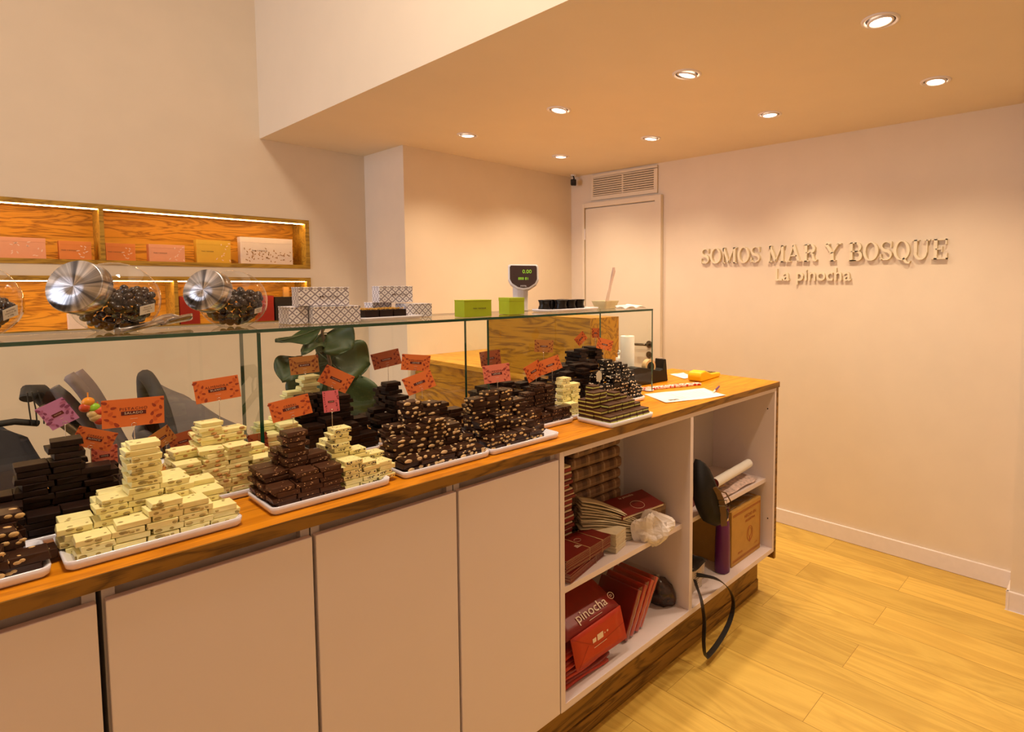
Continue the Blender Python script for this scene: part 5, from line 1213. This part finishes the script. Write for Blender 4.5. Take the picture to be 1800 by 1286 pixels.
b.X = XP_ @ T(0, -.026, 0); b.box(-.03, .03, -.0006, .0006, 0, .0003); b.build('white_lettering', m_gold, rb_)
ex = (q1-q0).normalized(); up_ = (q0-q3); up_ = (up_-ex*up_.dot(ex)).normalized(); ez = ex.cross(up_)
o_ = (q0+q1+q2+q3)/4+ez*.0042+up_*.006
XQ_ = Matrix(((ex.x, up_.x, ez.x, o_.x), (ex.y, up_.y, ez.y, o_.y), (ex.z, up_.z, ez.z, o_.z), (0, 0, 0, 1)))
b = MB(); b.X = XQ_; b.box(-.034, -.018, -.006, .008, 0, .0004); b.box(-.012, .016, -.008, .012, 0, .0004); b.box(.022, .026, 0, .004, 0, .0004); b.box(.034, .040, 0, .006, 0, .0004); b.box(-.030, .030, -.024, -.0225, 0, .0004); b.build('white_marks', m_gold, rb_)
b = MB(); s3 = q3+ez*.0040;  
b.strap([q0+ez*.0040, (q0+q3)/2+(q1-q0)*.45+ez*.0040-up_*.022, (q1+q2)/2+ez*.0040], .0008, .0004, up_); b.strap([q3+ez*.0040+ex*.01, (q0+q3)/2+(q1-q0)*.28+ez*.0040], .0008, .0004, up_); b.build('fold_creases', m_redd, rb_)
# standing red packs in clear wrap
for i, (x0, w, hh, lean) in enumerate(((1.512, .022, .175, 27), (1.547, .020, .180, 29), (1.582, .022, .186, 31), (1.612, .018, .186, 33))):
    t = thing('wrapped_red_pack', 'upright red pack in clear wrap, leaning, %s' % ('leftmost of the four', 'second from left', 'third from left', 'rightmost of the four')[i], 'pack', (x0, 1.40, BT), 'upright wrapped red packs on the bottom shelf')
    X_ = T(x0, 1.325+.004*i, BT+.0130) @ RY(lean)
    b = MB(); b.X = X_; b.box(0, w, 0, .19, 0, hh); b.build('red_pack', m_red if i != 0 else m_redd, t, bevel=.003)
    b = MB(); b.X = X_ @ T(-.0014, -.0014, 0); w2 = w+.0028
    b.grid(lambda u, v: (w2*(.5+.5*math.copysign(abs(cos(2*pi*u))**.3, cos(2*pi*u))), .0965+.098*math.copysign(abs(sin(2*pi*u))**.3, sin(2*pi*u))+.0015*sin(v*30+u*12), (hh+.014)*v+.004*sin(u*25)*v), 40, 10, 0, 0); b.build('clear_wrap', glass('crinkled_wrap', (.93, .90, .90), 2.2, .12), t)
# dark sweets bag
q = at(1161, 1040, 'y', 1.40)
m_pack = mat('dark_printed_wrapper', (.035, .014, .008), .22, var=.6, vscale=70)
b = MB(); b.ell(q, .050, .075, .080, Matrix.Rotation(radians(-28), 3, 'Y'), 0, 22, 14)
for v in b.v: v += Vector((.004*sin(v.z*120), .003*sin(v.x*140+v.z*50), .004*sin(v.y*110))); v.z = max(v.z, BT+.0025); v.x = min(v.x, 1.836); v.y = min(v.y, 1.614)
b.build('sweets_bag', m_pack, None, 'dark shiny sweets bag slumped behind the wrapped red packs', 'bag')

# right bay
def rel(px, py, y): return at(px, py, 'y', y)
b = MB(); b.X = T(2.02, 1.485, SH+.0008) @ RZ(10); b.box(-.14, .12, -.11, .11, 0, .030, 0); b.build('burgundy_box', m_burg, None, 'flat burgundy box at the back of the right upper shelf', 'box', bevel=.002)
b = MB(); b.grid(lambda u, v: (2.03+.235*u, 1.365+.20*v, SH+.036+.045*v+.010*sin(u*4)), 12, 10, 0, .0022); b.build('kraft_envelope', mat('speckled_kraft_paper', (.42, .25, .09), .75, var=.35, vscale=220), None, 'speckled kraft envelope propped on the right upper shelf', 'envelope')
r0 = rel(1256, 849, 1.345); r1 = rel(1316, 814, 1.375)
rl = thing('paper_roll', 'white rolled paper lying across the right upper shelf', 'paper roll', ((r0.x+r1.x)/2, 1.36, SH+.03))
MB().cyl(r0, r1, .0215, n=28, cap=False).build('rolled_sheet', m_paper, rl)
dv = (r1-r0).normalized(); MB().cyl(r0+dv*.001, r1-dv*.001, .0205, n=28).build('roll_core', m_burg, rl)
b = MB(); b.grid(lambda u, v: (2.10+.38*u, 1.318+.10*v, SH+.008+.012*v+.012*u*abs(sin(u*7))), 18, 8, 0, .003); b.build('loose_papers', mat('printed_pink_paper', (.62, .46, .42), .6, var=.35, vscale=60), None, 'creased printed papers under the white roll', 'paper')
# black handbag with brown strap
hb = thing('handbag', 'black handbag with brown strap hanging off the right shelf', 'handbag', (1.93, 1.33, .50))
m_bl = mat('black_bag_leather', (.010, .008, .007), .65, var=.3, vscale=20, bump=.2, spec=.25)
hbp = [(1222, 806), (1231, 812), (1240, 832), (1250, 856), (1262, 880), (1270, 902), (1266, 917), (1250, 922), (1236, 915), (1228, 898), (1222, 880)]
cp = [rel(x_, y_, 1.285) for x_, y_ in hbp]; cen = sum(cp, Vector())/len(cp)
b = MB(); vs = []
for k_, yy_ in ((.55, 1.236), (.86, 1.243), (1, 1.262), (1, 1.285), (.86, 1.303), (.5, 1.307)): vs += [Vector((max(1.866, cen.x+(p.x-cen.x)*k_), yy_, cen.z+(p.z-cen.z)*k_)) for p in cp]
n = len(cp); b.add(vs, [(k_*n+i, k_*n+(i+1) % n, (k_+1)*n+(i+1) % n, (k_+1)*n+i) for k_ in range(5) for i in range(n)], 0, True); b.add(vs, [tuple(reversed(range(n))), tuple(range(5*n, 6*n))], 0, True)
b.build('bag_body', m_bl, hb)
m_brs = mat('brown_leather_strap', (.13, .062, .022), .5, var=.1)
MB().strap([rel(1254, 857, 1.235), rel(1262, 866, 1.230), rel(1268, 880, 1.228), rel(1271, 900, 1.228), rel(1273, 924, 1.228)], .026, .004, tuple(_R)).build('brown_strap', m_brs, hb)
bk = rel(1270, 884, 1.222); b = MB(); b.tube([bk+_R*x_+Vector((0, 0, z_)) for x_, z_ in ((-.017, -.012), (.017, -.012), (.017, .012), (-.017, .012))], .0022, 6, closed=True); b.build('buckle', m_darkmetal, hb)
MB().tube([rel(1262, 862, 1.235), rel(1276, 866, 1.235), rel(1284, 880, 1.235), rel(1282, 892, 1.235), rel(1272, 893, 1.235)], .003, 7).build('handle_ring', m_brs, hb)
# purple bottle
q = Vector((2.200, 1.338, BT)); 
pbt = thing('water_bottle', 'tall purple metal water bottle on the bottom shelf', 'bottle', q)
m_pur = mat('purple_metal', (.105, .006, .095), .32, var=.03)
MB().lathe(q, [(0, .0005), (.030, .0005), (.0345, .004), (.0352, .012), (.0345, .12), (.0315, .205), (.029, .232), (.026, .240)], n=36).build('bottle_body', m_pur, pbt)
MB().lathe(q, [(.0262, .240), (.0268, .241), (.0268, .250), (.0262, .251)], n=36).build('silver_band', m_chrome, pbt)
MB().lathe(q, [(.0262, .2512), (.0262, .275), (.024, .284), (.012, .287), (0, .287)], n=30).build('cap', m_pur, pbt)
b = MB(); b.tube([q+_R*(.024*cos(a))+Vector((0, 0, .285+.020*sin(a))) for a in [pi*k/12 for k in range(13)]], .0042, 8); b.build('carry_loop', m_pur, pbt)
# printed cardboard box
m_crd = mat('warm_cardboard', (.50, .27, .055), .7, var=.05)
m_rp = mat('red_box_print', (.36, .075, .015), .6, var=.1)
cbx = thing('cardboard_box', 'printed brown cardboard box behind the purple bottle', 'box', (2.36, 1.43, BT))
MB().box(2.246, 2.522, 1.318, 1.56, BT+.0006, .508).build('carton', m_crd, cbx, bevel=.003)
b = MB(); XX = T(2.425, 1.3172, .378) @ RX(90); b.X = XX
for (x0, x1, y0, y1) in ((-.17, .088, .108, .111), (-.17, .085, .102, .1035), (-.17, .088, -.113, -.110), (-.17, .085, -.105, -.1035), (.086, .088, -.113, .111)): b.box(x0, x1, y0, y1, 0, .0004)
b.build('printed_border', m_rp, cbx); b = MB(); b.X = XX
b.tube([(-.012+.026*cos(a), -.02+.036*sin(a), 0) for a in [2*pi*k/24 for k in range(24)]], .0012, 5, closed=True)
b.tube([(-.012+.015*cos(a), -.015+.022*sin(a), 0) for a in [2*pi*k/20 for k in range(20)]], .0010, 5, closed=True); b.box(-.016, -.008, -.062, -.040, 0, .0004); b.build('printed_emblem', m_rp, cbx); b = MB()
text(b, 'HECHO EN', .022, .0003, 0, X=XX @ T(-.01, .074, 0)); text(b, 'ARGENTINA', .017, .0003, 0, X=XX @ T(-.01, .050, 0)); text(b, 'FRAGIL', .013, .0003, 0, X=XX @ T(-.10, -.083, 0)); text(b, 'x 24', .013, .0003, 0, X=XX @ T(.05, -.083, 0))
b.build('printed_lettering', m_rp, cbx)
b = MB(); b.grid(lambda u, v: (2.25+.25*u, 1.33+.16*v, .5105+.006*abs(sin(u*9+v*3))), 20, 10, 0, .0015); b.build('clear_plastic_bag', glass('plastic_bag', (.85, .82, .75), 3, .15), None, 'crumpled clear plastic bag lying on the cardboard box', 'plastic bag')
m_sb = mat('small_carton_white', (.55, .46, .38), .6, var=.12, vscale=50)
for i, (x0, x1, y0, y1, z0, z1, lab) in enumerate(((1.885, 1.955, 1.33, 1.43, BT, .355, 'small white carton nearest the divider'), (1.960, 2.030, 1.335, 1.43, BT, .352, 'small white carton second from the divider'), (2.035, 2.095, 1.365, 1.45, BT, .318, 'lower small white carton beside the purple bottle'), (1.89, 2.02, 1.45, 1.55, BT, .43, 'taller white carton behind the small ones'))):
    t, X, hx, hy, h = pbox('small_carton', x0, x1, y0, y1, z0+.0006, z1, m_sb, lab, group='small cartons on the right bottom shelf')
    b = MB(); F_ = X @ T(0, -hy-.0009, h/2) @ RX(90); b.X = F_
    for k in range(6): b.box(-hx*.7, hx*(.1+.1*(k % 4)), h*(.22-.09*k)-.001, h*(.22-.09*k)+.001, 0, .0003)
    b.build('printed_lines', m_mark, t)
b = MB(); b.grid(lambda u, v: (1.875+.17*u, 1.322+.13*v, .358+.006*sin(u*8)+.004*sin(v*9)-.05*max(0, .12-v)*1.0), 16, 12, 0, .004); b.build('black_cloth', m_dfab, None, 'black cloth draped over the small white cartons', 'cloth')
# black strap hanging to the floor
SP = [(1224, 1010, 1.31), (1240, 1012, 1.28), (1262, 1018, 1.255), (1279, 1032, 1.245), (1288, 1050, 1.24), (1288, 1072, 1.24), (1279, 1100, 1.235), (1262, 1130, 1.23), (1244, 1152, 1.225), (1239, 1150, 1.225), (1237, 1125, 1.23), (1238, 1090, 1.235), (1233, 1055, 1.245), (1226, 1034, 1.255), (1221, 1018, 1.268)]
pts = [at(*p[:2], 'y', p[2]) for p in SP]
out = []
for k in range(len(pts)-1):
    p_1 = pts[max(k-1, 0)]; p_0 = pts[k]; p1_ = pts[k+1]; p2_ = pts[min(k+2, len(pts)-1)]
    for s_ in range(4):
        u = s_/4; out.append(.5*((2*p_0)+(p1_-p_1)*u+(2*p_1-5*p_0+4*p1_-p2_)*u*u+(3*p_0-p_1-3*p1_+p2_)*u**3))
out.append(pts[-1])
b = MB(); b.strap(out, .023, .003, [(.35, .9, .15)]*len(out)); b.build('hanging_strap', m_rubber, None, 'long black strap looping from the shelf down to the floor', 'strap')
b = MB(); b.ell((1.905, 1.335, .300), .035, .028, .05, None, 0, 16, 10); b.ell((1.90, 1.315, .268), .028, .02, .018, None, 0, 14, 8)
for v in b.v: v.x = max(v.x, 1.8645)
